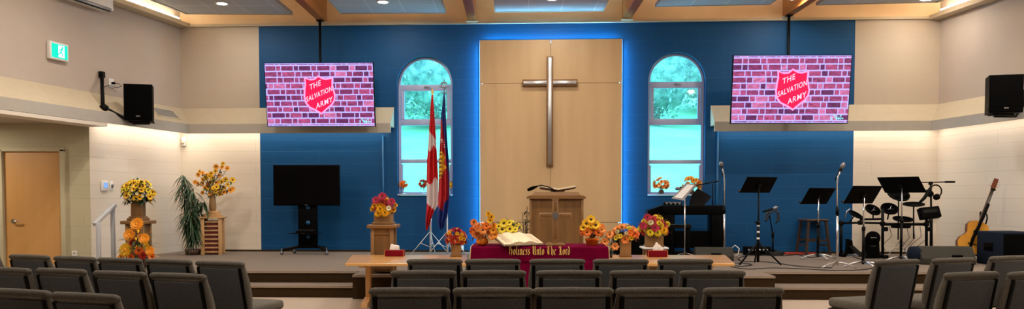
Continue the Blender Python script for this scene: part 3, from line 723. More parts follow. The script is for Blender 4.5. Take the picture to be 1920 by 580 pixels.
T2 = bench('long low varnished wooden table right of the burgundy-covered table',(1149,494),(1378,494),(1360,478.5),(1148,478.5),(1.35,2.45))
# ------------------------------------------------------------------ holiness table under the burgundy cloth
HT = .77; f0 = At(882,463,9.2); HX0, HX1 = f0.x, At(1142,463,9.2).x
HT = At(1000,463.5,9.2).z; HD = .62
hc = Vector(((HX0+HX1)/2, 9.2, 0)); HW = HX1-HX0
t = thing('covered_table','oak table hidden beneath burgundy cloth at the middle of the stage front','table',(hc.x,hc.y,0))
m = MB(); m.box((0,HD/2+.01,HT-.03),(HW-.04,HD-.04,.04),.006); m.build('tabletop','oak_x',t)
for sx in (-1,1):
    for yy in (.06,HD-.06): m = MB(); m.box((sx*(HW/2-.08),yy,(HT-.05)/2),(.07,.07,HT-.05),.006); m.build('leg','oak',t)
t = thing('embroidered_cloth','burgundy velvet cloth with gold gothic lettering draped over the middle table','tablecloth',(hc.x,hc.y,0))
m = MB()
def sheet(fn, nu, nv, th=.004, mi=0):
    o = len(m.v); g_ = [[Vector(fn(i/nu,j/nv)) for i in range(nu+1)] for j in range(nv+1)]
    vs = [v for r_ in g_ for v in r_]; fs = [(j*(nu+1)+i,j*(nu+1)+i+1,(j+1)*(nu+1)+i+1,(j+1)*(nu+1)+i) for j in range(nv) for i in range(nu)]
    m.add(vs,fs,mi,True)
y0c = -.012; 
def full(u,v):   # v 0 = rear edge, .5 = front edge, 1 = hem
    x = (u-.5)*(HW-.02)
    if v < .6:
        w_ = v/.6; return (x, HD*(1-w_)+y0c*w_, HT+.004+.003*math.sin(x*17)*math.sin(w_*6))
    w_ = (v-.6)/.4; return (x+(u-.5)*.02*w_, y0c-.01-.012*w_*math.sin(x*11)**2, HT-w_*.19)
sheet(full,60,20)
b0_ = At(985,490,9.18).x-hc.x-.13; b1_ = At(1112,490,9.18).x-hc.x
def banner(u,v):
    x = b0_+(b1_-b0_)*u; return (x, y0c-.016-.006*math.sin(x*13), HT-.17-v*.36)
sheet(banner,30,10)
ob = m.build('velvet','cloth',t,fix=True); so = ob.modifiers.new('s','SOLIDIFY'); so.thickness=.005
for sx in (-1,1):
    m = MB()
    def edge(u,v): return (sx*(HW/2-.002+.014*math.sin(v*PI*.5)+.004*math.sin(u*40)), y0c+u*(HD-.02), HT+.002-v*.24)
    sheet(edge,16,6); ob = m.build('side_fringe','cream',t,fix=True); so = ob.modifiers.new('s','SOLIDIFY'); so.thickness=.02
# gothic lettering drawn with a broad nib: strokes on a 10-unit-high grid
GL = {
'H':(7,[[(.1,8.8),(1.5,10),(1.5,1),(.3,-.4)],[(1.6,5.4),(3.8,6.6),(5.2,5.2),(5.2,1.2),(4.2,-.6)],[(2.6,9.6),(5,9),(6.2,9.9)],[(2.9,9.4),(2.9,7.4)]]),
'o':(4,[[(1.8,6),(.6,5),(.6,1.2),(1.8,0)],[(1.8,6),(3.2,4.8),(3.2,1.2),(1.8,0)]]),
'l':(2.4,[[(.2,9.6),(1,10.4),(1,1.2),(1.9,0)]]),
'i':(2.4,[[(.1,5.2),(1,6.2),(1,1.2),(1.9,0)],[(.8,8),(1.3,8.5)]]),
'n':(4.6,[[(.1,5.2),(1,6.2),(1,.8),(1.5,0)],[(1,5),(2.8,6.2),(3.4,5),(3.4,1.2),(4.2,0)]]),
'e':(3.6,[[(2,6),(.6,4.8),(.6,1.2),(1.8,0),(3,.8)],[(2,6),(3.1,5),(.8,3)]]),
's':(3.4,[[(2.8,5.4),(1.8,6.2),(.6,5),(2.8,2.2),(2.8,1),(1.6,0),(.4,.7)]]),
'U':(6.4,[[(0,8.6),(1.4,10),(1.2,2),(3,0),(4.8,1.2)],[(3.6,9),(4.8,10),(4.8,1.2),(6,0)],[(2.4,9),(2.4,2.4)]]),
't':(3,[[(1,8.4),(1,1.2),(2,0),(2.6,.6)],[(0,6),(2.4,6)]]),
'T':(6.4,[[(.2,7.6),(1.4,9.6),(3,9),(5.8,9.8)],[(3.4,9),(1.4,6),(1.4,2.4),(3,.2),(5,1)],[(3.4,8),(3.4,1.6)]]),
'h':(4.4,[[(.2,9.6),(1,10.4),(1,0)],[(1,5),(2.6,6.2),(3.4,5),(3.4,.8),(2.4,-1.2)]]),
'L':(6,[[(.2,7.4),(1.2,9.4),(2.6,9.8),(2.2,5),(2.4,1.4),(.4,.2),(2.8,.6),(5.4,0)],[(3.6,8.4),(3.6,1.2)]]),
'r':(3.2,[[(.1,5.2),(1,6.2),(1,1),(1.8,0)],[(1,5),(2.4,6.2),(3,5.4)]]),
'd':(4.2,[[(1,9),(3.2,6),(3.2,1.2),(1.8,0),(.6,1.2),(.6,4.8),(2,5.8),(3.2,4.4)]]),
' ':(3,[])}
def nib(m, txt, x0, x1, zb, h, y):
    tot = sum(GL[c][0]+.7 for c in txt); ks = (x1-x0)/tot; kz = h/10.5; x = x0; nx, nz = .62, .45
    for c in txt:
        w_, st = GL[c]
        for s_ in st:
            for a,b_ in zip(s_,s_[1:]):
                A = (x+a[0]*ks, zb+a[1]*kz); B = (x+b_[0]*ks, zb+b_[1]*kz)
                d_ = (nx*ks, nz*kz)
                q_ = [(A[0]-d_[0],A[1]-d_[1]),(A[0]+d_[0],A[1]+d_[1]),(B[0]+d_[0],B[1]+d_[1]),(B[0]-d_[0],B[1]-d_[1])]
                m.prism(q_, y-.003, y+.001)
        x += (w_+.7)*ks
xa_, xb_ = At(954,470,9.16).x-hc.x, At(1070,470,9.16).x-hc.x; full_ = 'Holiness Unto The Lord'
def adv(s_): return sum(GL[c][0]+.7 for c in s_)
kx_ = (xb_-xa_)/adv(full_); pos = 0
for wd in full_.split(' '):
    m = MB(); nib(m,wd,xa_+pos*kx_,xa_+(pos+adv(wd))*kx_,At(1000,478,9.16).z,.115,y0c-.027); m.build('gold_lettering','gold',t,fix=False); pos += adv(wd)+adv(' ')
# ------------------------------------------------------------------ things on the covered table
# open bible on its stand
bc = At(971,455,9.36); kb = bc.y/F
t = thing('book_stand','low wooden stand holding the open bible on burgundy cloth','stand',(bc.x,bc.y,HT+.008),0)
m = MB(); m.box((.01,-.02,.02),(.34,.2,.04),.006); m.build('base','oak_light',t)
m = MB(); m.box((0,.0,.055),(.36,.22,.015),.004,TR((0,0,.0),rx=R(17))); m.build('sloping_board','oak_light',t)
t2 = thing('open_bible','large open bible with cream pages and brown leather cover','book',(bc.x,bc.y-.02,HT+.07),R(27))
Tb = TR(rx=R(17))
m = MB()
def page(sgn):
    top = []; n_=10
    for i in range(n_+1):
        u = i/n_; x = sgn*u*.27; z = .035+.022*math.sin(min(1,u*1.6)*PI)*(1 if u<.8 else 1)-.012*u; top.append((x,z))
    poly = top+[(sgn*.27,.006),(0,.004)]
    if sgn<0: poly = poly[::-1]
    m.prism(poly,-.17,.17,0,Tb)
page(1); page(-1); m.build('pages','paper',t2)
m = MB(); m.box((-.142,0,0),(.285,.37,.009),.003,Tb@TR(ry=0)); m.box((.142,0,0),(.285,.37,.009),.003,Tb); m.box((0,0,-.004),(.03,.37,.012),.003,Tb); m.build('leather_cover','leather',t2)
m = MB(); 
rnd = random.Random(2)
for sgn in (-1,1):
    for col_ in (0,1):
        for r_ in range(22):
            u0 = .14+col_*.42; x0 = sgn*u0*.27; x1 = sgn*(u0+.34*rnd.uniform(.75,1))*.27
            def zf(x):
                u = abs(x)/.27; return .0356+.022*math.sin(min(1,u*1.6)*PI)-.012*u
            y = .145-r_*.0132
            m.add([(x0,y,zf(x0)),(x1,y,zf(x1)),(x1,y-.004,zf(x1)),(x0,y-.004,zf(x0))],[(0,1,2,3)],0,False,Tb)
m.build('printed_lines',mat('page print',(.45,.36,.24),.8,var=.1),t2,fix=False)
# small standing cross
sc_ = At(1041,455,9.40); ks_ = sc_.y/F
t = thing('standing_cross','light wooden cross with shield badge standing on the burgundy cloth','cross',(sc_.x,sc_.y,HT+.008))
Hc = (455-374)*ks_
m = MB(); m.box((0,0,.02),(.20,.12,.016),.003); m.box((0,0,.008),(.25,.15,.016),.003); m.build('base','oak_light',t)
m = MB(); m.box((0,0,.028+Hc/2),(.072,.035,Hc),.006); m.box((0,0,Hc+.03),(.088,.045,.014),.003); zc=(455-401)*ks_; 
for sx in (-1,1): m.box((sx*.12,0,zc+.01),(.17,.035,.07),.006); 
m.build('cross_body','oak_light',t)
m = MB()
for sx in (-1,1): m.box((sx*.125,-.019,zc+.012),(.13,.004,.04),.002)
m.box((0,-.019,zc+.13),(.04,.004,.12),.002); m.box((0,-.019,zc-.17),(.04,.004,.22),.002); m.build('inlay','oak',t)
m = MB(); m.prism([(x*.033,zc+.01+z*.038) for x,z in ((-1,1.1),(-.5,.95),(0,1.25),(.5,.95),(1,1.1),(1.02,0),(.8,-.8),(0,-1.5),(-.8,-.8),(-1.02,0))],-.03,-.018); m.build('shield_badge','silver_dark',t)
# ------------------------------------------------------------------ pulpit
pb = At(1043,500,11.2); kp = 11.2/F
pz = lambda py: At(1043,py,11.2).z-PZ
t = thing('pulpit','oak pulpit with sloping top standing behind the burgundy-covered table','pulpit',(pb.x,11.2,PZ))
bwid = 100*kp; cw = 109*kp; hb = pz(373)
m = MB(); m.slab([(-bwid/2,0),(bwid/2,0),(bwid/2-.06,.5),(-bwid/2+.06,.5)],.09,hb); m.build('body','oak',t)
m = MB()
for sx in (-1,1): m.box((sx*(bwid/2-.012),-.012,hb/2+.05),(.035,.03,hb-.1),.004)
m.build('corner_post','oak_x',t)
m = MB(); m.box((0,.25,.045),(bwid+.06,.58,.09),.01); m.build('plinth','oak_x',t)
m = MB(); m.prism([(-cw/2,hb),(cw/2,hb),(cw/2,hb+.03),(cw/2-.05,hb+.05),(-cw/2+.05,hb+.05),(-cw/2,hb+.03)],-.05,.54); m.build('cornice','oak_x',t)
m = MB(); m.add([(-cw/2+.07,-.02,hb+.05),(cw/2-.07,-.02,hb+.05),(cw/2-.07,.5,hb+.05),(-cw/2+.07,.5,hb+.05),(-cw/2+.11,.0,hb+.10),(cw/2-.11,.0,hb+.10),(cw/2-.10,.48,hb+.065),(-cw/2+.10,.48,hb+.065)],[(3,2,1,0),(4,5,6,7),(0,1,5,4),(1,2,6,5),(2,3,7,6),(3,0,4,7)]); m.build('sloping_desk','oak_x',t)
# book on the pulpit
bkz = PZ+hb+.105
t = thing('open_book','open book lying on the pulpit top','book',(pb.x+.03,11.36,bkz+.008))
Tb2 = TR(rx=R(-4))
m = MB(); m.prism([(-.26,.05),(-.255,.075),(0,.035),(.255,.08),(.26,.055),(0,.012)],-.13,.15,0,Tb2); m.build('pages','paper',t)
m = MB(); m.prism([(-.27,.045),(0,.003),(.27,.048),(.27,.056),(0,.012),(-.27,.053)],-.14,.16,0,Tb2); m.build('leather_cover','leather',t)
m=MB(); m.box((0,.0,.0),(.2,.2,.02),.003); m.build('bookrest','oak_x',t)
# gooseneck microphone
g0 = Vector((pb.x+(1041-1043)*kp, 11.24, bkz-.01)); 
t = thing('gooseneck_microphone','black gooseneck microphone bending left above the pulpit','microphone',tuple(g0))
def rp(px,py,Y=11.2): return At(px,py,Y)-g0
m = MB(); m.tube([(0,0,-.0),rp(1036,354),rp(1026,350),rp(1014,348),rp(1006,350),rp(999,353)],.009,8); m.build('gooseneck','black_metal',t)
m = MB(); m.tube([rp(1008,349.5),rp(1001,352),rp(994,355),rp(989,357)],[.012,.024,.027,.018],10); m.build('capsule','grille',t)
m = MB(); m.lathe([(.03,0),(.03,.008),(.012,.014),(.012,.03),(0,.03)],(0,0,-.02)); m.build('base','black_metal',t)
# ------------------------------------------------------------------ tissue boxes
for (px,py,lb,a) in ((739,481.5,'red tissue box with white tissue on the low table left of burgundy cloth',.0),(1234,482.5,'red tissue box with white tissue on the low table right of burgundy cloth',.0)):
    p = G(px,py,BZ); t = thing('tissue_box',lb,'tissue box',(p.x,p.y+.065,BZ),a)
    m = MB(); m.box((0,0,.043),(.25,.13,.086),.004); m.build('carton','red_box',t)
    m = MB()
    for sx in (-1,1): m.box((sx*.124,-.0655,.043),(.004,.003,.086))
    m.box((0,-.0655,.085),(.25,.003,.003)); m.build('pale_edging','f_peach',t)
    m = MB(); rnd = random.Random(px); b_ = bmesh.new(); bmesh.ops.create_icosphere(b_, subdivisions=3, radius=.055)
    for v in b_.verts:
        n_ = 1+.28*math.sin(v.co.x*90+px)*math.cos(v.co.y*70)+rnd.uniform(-.05,.05); v.co = Vector((v.co.x*1.15*n_, v.co.y*.45*n_, max(-.01,v.co.z)*1.55*n_))
    if px<960:
        for v in b_.verts: v.co.x -= .01; v.co.z *= .8
    m.bm(b_,0,False,TR((0,0,.088))); m.build('tissue','tissue',t)
# ------------------------------------------------------------------ pedestals
def pedestal(lb, px, py, Y, base, capw, topz, shaftw, z0=PZ, white=False):
    x = At(px,py,Y).x
    t = thing('pedestal',lb,'pedestal',(x,Y,z0)); h = topz-z0
    m = MB(); m.box((0,0,h/2),(shaftw-.05,shaftw-.05,h-.04)); m.build('panel','oak',t)
    for sx in (-1,1):
        for sy in (-1,1): m = MB(); m.box((sx*(shaftw/2-.025),sy*(shaftw/2-.025),h/2-.015),(.05,.05,h-.03),.004); m.build('corner_post','oak_light',t)
    for sy in (-1,1):
        for z_ in (h-.095,.09): m = MB(); m.box((0,sy*(shaftw/2-.02),z_),(shaftw-.1,.02,.09),.003); m.build('cross_rail','oak_x',t)
    m = MB(); ct = .028 if white else .05; m.box((0,0,h-ct/2),(capw,capw,ct),.008); m.build('cap','white' if white else 'oak_x',t)
    return Vector((x,Y,topz))
pL = pedestal('square oak pedestal left of the flags holding red and yellow flowers',720,500,10.4,None,.40,At(720,421,10.4).z,.31)
pLL = pedestal('oak pedestal beside the left wall holding yellow sunflowers',261,490,11.3,None,.37,At(261,414,11.3).z,.27)
pRR = pedestal('small pedestal with pale cap behind the right tissue box',1226,480,10.75,None,.36,At(1226,463,10.75).z,.28,white=True)
# crate pedestal near left corner
p = G(400,477,PZ); kc = p.y/F
t = thing('slatted_pedestal','open pine slatted pedestal with dark red interior near left corner','pedestal',(p.x,p.y,PZ),R(12)); h = At(400,409,p.y).z-PZ; w_ = .36
for sx in (-1,1):
    for sy in (-1,1): m = MB(); m.box((sx*(w_/2-.03),sy*(w_/2-.03),h/2),(.06,.06,h),.004); m.build('corner_post','pine',t)
m = MB(); nsl = 8
for j in range(nsl):
    z = .05+j*(h-.12)/(nsl-1)
    for sx,sy in ((0,-1),(0,1)): m.box((0,sy*(w_/2-.035),z),(w_-.12,.02,.028),.002)
    for sx in (-1,1): m.box((sx*(w_/2-.035),0,z),(.02,w_-.12,.028),.002)
m.build('slats','pine',t)
m = MB(); m.box((0,0,h/2-.02),(w_-.10,w_-.10,h-.06)); m.build('inner_box','red_in',t)
m = MB(); m.box((0,0,h+.012),(w_+.05,w_+.05,.03),.004); m.build('cap','pine',t)
pC = Vector((p.x,p.y,PZ+h+.028))
t = thing('flower_stand','stacked pale wooden plates under the tall flower vase','stand',tuple(pC),R(12)); m=MB(); m.box((0,0,.025),(.30,.30,.05),.006); m.box((0,0,.075),(.21,.21,.05),.006); m.build('plates','pine',t)
pC = pC+Vector((0,0,.10))
# ------------------------------------------------------------------ flowers
def petal_ring(m, n, r0, r1, w, lift, mi, z=0, cup=.0, T=None, ph=0):
    for k in range(n):
        a = 2*PI*k/n+ph; ca, sa = math.cos(a), math.sin(a)
        def P(r,s,zz): return (ca*r-sa*s, sa*r+ca*s, zz)
        rm = (r0+r1)/2
        vs = [P(r0,-w*.3,z),P(r0,w*.3,z),P(rm,w*.5,z+lift*.5+cup),P(rm,0,z+lift*.5-.001),P(rm,-w*.5,z+lift*.5+cup),P(r1*.93,w*.25,z+lift+cup*.5),P(r1,0,z+lift),P(r1*.93,-w*.25,z+lift+cup*.5)]
        m.add(vs,[(0,1,2,3),(0,3,4),(3,2,5,6),(3,6,7,4)],mi,True,T)
def flower_mesh(kind, pc, cc):
    m = MB()
    if kind == 'daisy':
        petal_ring(m,13,.010,.046,.019,.006,0); petal_ring(m,13,.010,.040,.018,.014,0,.002,ph=.24)
        m.lathe([(.0125,.002),(.012,.007),(.008,.012),(0,.014)],n=10,mi=1)
    elif kind == 'gerbera':
        petal_ring(m,18,.012,.050,.015,.004,0); petal_ring(m,16,.012,.042,.014,.012,0,.003,ph=.17); petal_ring(m,12,.008,.026,.010,.012,0,.008,ph=.1)
        m.lathe([(.011,0),(.010,.012),(0,.016)],n=10,mi=1)
    elif kind == 'mum':
        for i,(r,l) in enumerate(((.045,.006),(.040,.018),(.032,.026),(.022,.030))): petal_ring(m,12-i*2,.004,r,.020,l,0,.002*i,ph=i*.3)
        m.lathe([(.008,.012),(.006,.026),(0,.03)],n=8,mi=1)
    elif kind == 'poppy':
        petal_ring(m,6,.004,.050,.050,.020,0,cup=.004); petal_ring(m,5,.004,.038,.040,.026,0,.004,ph=.5,cup=.004)
        m.lathe([(.010,.004),(.008,.014),(0,.017)],n=8,mi=1)
    m.cyl((0,0,-.03),(0,0,.002),.003,.005,6,2)
    me = m.build('flower',[pc,cc,'stem'],fix=False); d = me.data; bpy.data.objects.remove(me); return d
FM = {}
def fm(kind, pc, cc='f_dark'):
    k = (kind,pc,cc)
    if k not in FM: FM[k] = flower_mesh(*k)
    return FM[k]
def leaf_into(m, p, d, L_, w, mi=0, droop=.3, rnd=random):
    d = d.normalized(); s = d.cross(Vector((0,0,1)))
    if s.length < .05: s = Vector((1,0,0))
    s.normalize(); u = s.cross(d)
    pts = []
    for t_ in (0,.35,.7,1): pts.append(p+d*L_*t_+Vector((0,0,-droop*L_*t_*t_)))
    ws = (.15,1,.75,0)
    vs = []
    for q_,w_ in zip(pts,ws): vs += [q_-s*w*w_/2+u*w*.12*w_, q_, q_+s*w*w_/2+u*w*.12*w_]
    fs = []
    for i in range(3):
        for j in (0,1): fs.append((i*3+j,i*3+j+1,(i+1)*3+j+1,(i+1)*3+j))
    m.add(vs,fs,mi,True)
def bouquet(t, c, rad, specs, n, seed, leafs=60, leafmat='leaf', base=None, leafL=.09, leafW=.03, front=.0, sub='flower'):
    """flowers on the near side and top of an ellipsoid; specs = [(mesh, scale, weight)]"""
    rnd = random.Random(seed); c = Vector(c); rx, ry, rz = rad; pts = []; n = int(n*1.35); specs = [(a_,b_*.86,c_) for a_,b_,c_ in specs]
    tries = 0
    while len(pts) < n and tries < 6000:
        tries += 1
        d = Vector((rnd.gauss(0,1),rnd.gauss(0,1)-front,rnd.gauss(0,1)+.15)).normalized()
        if d.z < -.55: continue
        q_ = Vector((d.x*rx,d.y*ry,d.z*rz))*rnd.uniform(.82,1.0)
        if all((q_-o_).length > (min(rx,rz)*1.55/math.sqrt(n)) * (1 if tries < 3000 else .6) for o_,_ in pts): pts.append((q_,d))
    tot = sum(s[2] for s in specs)
    for q_,d in pts:
        r = rnd.uniform(0,tot)
        for me,s_,w_ in specs:
            r -= w_
            if r <= 0: break
        o = bpy.data.objects.new(sub, me); C.objects.link(o); o.parent = t; o.location = c+q_
        dd = (d+Vector((0,-.45,.12))).normalized()
        o.rotation_mode = 'QUATERNION'; o.rotation_quaternion = dd.to_track_quat('Z','Y') @ Euler((0,0,rnd.uniform(0,6))).to_quaternion()
        s_ *= rnd.uniform(.85,1.12); o.scale = (s_,s_,s_)
    m = MB()
    b0 = Vector(base) if base is not None else c-Vector((0,0,rz))
    for q_,d in pts: m.cyl(b0+Vector((q_.x*.1,q_.y*.1,0)), c+q_*.96, .0035, .003, 5, 1, caps=False)
    for k in range(leafs):
        d = Vector((rnd.gauss(0,1),rnd.gauss(0,1),rnd.gauss(0,1)+.1)).normalized()
        if d.z < -.75: d.z *= -.3
        q_ = Vector((d.x*rx,d.y*ry,d.z*rz))*rnd.uniform(.45,.9)
        leaf_into(m, c+q_, (d+Vector((rnd.gauss(0,.4),rnd.gauss(0,.4),rnd.gauss(0,.4)))), leafL*rnd.uniform(.7,1.3), leafW*rnd.uniform(.7,1.2), 0, .3)
    m.build('foliage',[leafmat,'stem'],t,fix=False)
def boxvase(t, w, h, mt='oak_light', taper=0):
    m = MB(); m.slab([(-w/2,-w/2),(w/2,-w/2),(w/2,w/2),(-w/2,w/2)],.012,h); m.build('vase',mt,t)
    m = MB(); m.box((0,0,.012),(w+.03,w+.03,.024),.004); m.build('vase_foot','oak_x',t)
Y_,L_,A_,O_,RD,PK,PE,WH = 'f_yellow','f_lemon','f_amber','f_orange','f_red','f_pink','f_peach','f_white'
# left wall: sunflower bouquet in a tall square wood vase
kk = pLL.y/F
t = thing('flower_arrangement','yellow sunflower bouquet in wooden vase on the pedestal beside left wall','flowers',tuple(pLL))
m = MB(); m.box((0,0,.02),(.24,.24,.04),.01); m.box((0,0,.05),(.20,.20,.03),.008); m.build('vase_foot','oak_x',t)
m = MB(); m.slab([(-.075,-.075),(.075,-.075),(.075,.075),(-.075,.075)],.06,.27); m.build('vase','oak',t)
bouquet(t,(.0,0,.41),(.23,.2,.21),[(fm('daisy',Y_),1.25,6),(fm('daisy',L_),1.0,2),(fm('daisy',WH,'f_yellow'),.7,2)],46,11,200,'leaf_dark',(0,0,.2),.1,.04,.5)
# gerberas in front
p = At(258,484,10.9)
t = thing('flower_arrangement','tall arrangement of large orange gerberas in front of the left pedestal','flowers',(p.x,10.9,PZ))
m = MB(); m.lathe([(.10,0),(.13,.08),(.15,.16),(.14,.17),(.12,.1),(.0,.09)],n=20); m.build('basket','terracotta',t)
kk = 10.9/F
for px,py,mt_,s_,kd in ((257,421,A_,2.1,'gerbera'),(243,441,A_,2.0,'gerbera'),(270,448,A_,1.7,'gerbera'),(236,469,Y_,2.2,'gerbera'),(261,471,O_,1.6,'mum'),(281,471,A_,1.5,'gerbera'),(249,455,RD,1.3,'mum'),(268,480,RD,1.4,'mum'),(246,484,O_,1.3,'mum'),(262,443,'f_peach',.8,'mum'),(286,482,O_,1.2,'poppy'),(275,462,Y_,1.0,'poppy'),(228,484,A_,1.3,'mum')):
    q_ = At(px,py,10.75)-Vector(t.location); o = bpy.data.objects.new('flower',fm(kd,mt_,'f_amber' if kd=='gerbera' else 'f_dark')); C.objects.link(o); o.parent = t; o.location = q_
    o.rotation_mode='QUATERNION'; o.rotation_quaternion = Vector((random.uniform(-.25,.35),-1,.35)).to_track_quat('Z','Y'); o.scale=(s_,s_,s_)
m = MB(); rnd = random.Random(4)
for k in range(110):
    a = rnd.uniform(0,2*PI); z = rnd.uniform(.15,.55); r_ = rnd.uniform(.02,.16); leaf_into(m,Vector((r_*math.cos(a),r_*math.sin(a),z)),Vector((math.cos(a),math.sin(a),rnd.uniform(-.1,.9))),rnd.uniform(.1,.22),.03,rnd.choice([0,0,1]),.4)
for px,py in ((257,421),(243,441),(270,448)): m.cyl((0,0,.1),At(px,py,10.77)-Vector(t.location),.005,n=6,mi=2)
m.build('foliage',['leaf','f_yellow','stem'],t,fix=False)
# left pedestal of the stage front
t = thing('flower_arrangement','red and yellow flower bouquet in wooden box on the pedestal left of flags','flowers',tuple(pL))
m = MB(); m.box((0,0,.015),(.29,.24,.03),.006); m.build('vase_foot','oak_x',t); m = MB(); m.slab([(-.12,-.10),(.12,-.10),(.125,.10),(-.125,.10)],.03,.15); m.build('vase','oak_light',t)
bouquet(t,(0,0,.245),(.165,.13,.115),[(fm('mum',Y_),1.15,4),(fm('gerbera',RD),1.2,2),(fm('gerbera',PK),1.25,3),(fm('daisy',PE),.8,2)],24,21,80,'leaf_brown',(0,0,.1),.09,.03,.6)
for px,py,me,s_ in ((717,369,fm('gerbera',PK),1.3),(705,376,fm('gerbera',PK),1.2),(734,379,fm('gerbera',PK),1.2),(713,393,fm('mum',Y_),1.3),(722,400,fm('mum',Y_),1.3),(709,401,fm('mum',Y_),1.2),(729,391,fm('daisy',WH),.9)):
    o = bpy.data.objects.new('flower',me); C.objects.link(o); o.parent=t; o.location = At(px,py,10.26)-pL; o.rotation_mode='QUATERNION'; o.rotation_quaternion = Vector((0,-1,.4)).to_track_quat('Z','Y'); o.scale=(s_,)*3
# low tables' vases
def tablevase(px, pyb, lb, w, h, specs, n, rad, seed, z=BZ, lm='leaf_brown', off=0.04):
    p = G(px,pyb,z); t = thing('flower_arrangement',lb,'flowers',(p.x,p.y+w/2,z)); boxvase(t,w,h)
    bouquet(t,(0,0,h+rad[2]*.75),rad,specs,n,seed,70,lm,(0,0,h*.6),.08,.028,.5); return t
tablevase(855,482,'red and yellow flower bouquet in square vase on left low table',.12,.155,[(fm('gerbera',RD),.95,4),(fm('mum',PK),.85,2),(fm('mum',Y_),.8,3),(fm('daisy',O_),.8,2)],26,(.135,.11,.125),31)
tablevase(1174,482.5,'cream and orange flower bouquet in square vase on right low table',.13,.20,[(fm('mum',WH),.85,3),(fm('daisy',L_),.85,3),(fm('poppy',PE),1.2,2),(fm('poppy',O_),1.2,2)],26,(.155,.12,.125),32)
t = thing('flower_arrangement','red pink and yellow bouquet in wooden box on pale-capped pedestal','flowers',tuple(pRR)); boxvase(t,.23,.16)
bouquet(t,(0,0,.28),(.20,.16,.16),[(fm('mum',L_),1.15,4),(fm('gerbera',PK),1.35,2),(fm('gerbera',RD),1.2,2),(fm('daisy',PE),.9,1)],30,33,80,'leaf_brown',(0,0,.1),.12,.03,.5)
for px,py,me,s_ in ((1228,428,fm('gerbera',PK),1.4),(1206,424,fm('gerbera',PK),1.3),(1214,408,fm('gerbera',PK),1.2),(1219,437,fm('mum',L_),1.3),(1233,438,fm('mum',L_),1.3),(1245,433,fm('mum',Y_),1.2),(1220,418,fm('mum',WH),1.0)):
    o = bpy.data.objects.new('flower',me); C.objects.link(o); o.parent=t; o.location = At(px,py,10.58)-pRR; o.rotation_mode='QUATERNION'; o.rotation_quaternion = Vector((0,-1,.4)).to_track_quat('Z','Y'); o.scale=(s_,)*3
# pots on the burgundy cloth
def pot(px, pyb, Y, lb, w, h, mt='pumpkin', pumpkin=True):
    p = At(px,pyb,Y); t = thing('flower_arrangement',lb,'flowers',(p.x,Y,HT+.008)); m = MB()
    if pumpkin:
        n_=40; prof_=[(.0,0),(.6,.0),(.92,.2),(1,.5),(.9,.82),(.62,1),(.5,.95)]
        vs=[]; 
        for r_,z in prof_:
            for k in range(n_): a=2*PI*k/n_; rr=r_*w/2*(1-.07*abs(math.sin(a*5))); vs.append((rr*math.cos(a),rr*math.sin(a),z*h))
        m.add(vs,[(i*n_+k,i*n_+(k+1)%n_,(i+1)*n_+(k+1)%n_,(i+1)*n_+k) for i in range(len(prof_)-1) for k in range(n_)],0,True)
    else: m.lathe([(0,0),(.40*w,0),(.46*w,h*.7),(.5*w,h*.72),(.5*w,h),(.44*w,h),(.42*w,h*.8),(0,h*.75)],n=28)
    m.build('pot',mt,t); return t
def addf(t, lst, Y):
    for px,py,kd,mt_,s_ in lst:
        o = bpy.data.objects.new('flower',fm(kd,mt_)); C.objects.link(o); o.parent=t; o.location = At(px,py,Y)-Vector(t.location); o.rotation_mode='QUATERNION'
        o.rotation_quaternion = Vector((random.uniform(-.4,.4),-1,random.uniform(.1,.6))).to_track_quat('Z','Y'); o.scale=(s_,)*3
t = pot(904,458,9.42,'orange pumpkin pot of orange and yellow flowers on left of burgundy cloth',.16,.10)
bouquet(t,(0,0,.175),(.14,.09,.085),[(fm('poppy',PE),1.0,3),(fm('mum',O_),.9,3),(fm('mum',RD),.8,1)],18,41,50,'leaf_brown',(0,0,.07),.08,.03,.5)
addf(t,[(888,418,'mum',PE,1.1),(916,402,'mum',Y_,.9),(921,408,'mum',Y_,1.0),(919,415,'poppy',Y_,.9),(926,424,'mum',A_,.95),(925,433,'poppy',A_,1.0),(928,441,'poppy',A_,1.0),(905,432,'poppy',PE,1.2),(912,425,'poppy',O_,1.0),(923,445,'poppy',PE,1)],9.30)
t = pot(952,456,9.66,'yellow daisies in dark pot behind the open bible',.15,.12,'terracotta',False)
bouquet(t,(0,0,.20),(.19,.10,.09),[(fm('daisy',L_),.9,1)],12,42,70,'leaf_dark',(0,0,.1),.1,.035,.5)
addf(t,[(945,419,'daisy',L_,1.35),(942,431,'daisy',L_,1.3),(956,430,'daisy',L_,1.3),(955,418,'daisy',L_,.9),(966,431,'daisy',L_,.9),(935,425,'daisy',L_,.8)],9.5)
t = pot(1110,458,9.45,'orange pot of yellow daisies and orange flowers on right of burgundy cloth',.18,.09,'pumpkin',False)
bouquet(t,(0,0,.19),(.15,.10,.10),[(fm('poppy',O_),1.0,3),(fm('mum',PE),.9,2),(fm('mum',RD),.7,1)],22,43,60,'leaf_brown',(0,0,.09),.07,.03,.5)
addf(t,[(1108,412,'daisy',Y_,1.3),(1099,420,'daisy',Y_,1.4),(1117,423,'daisy',Y_,1.45),(1094,427,'daisy',Y_,1.1),(1107,424,'poppy',Y_,.9),(1101,436,'poppy',O_,1.2),(1128,432,'poppy',PE,1.1),(1122,438,'poppy',O_,1.1)],9.3)
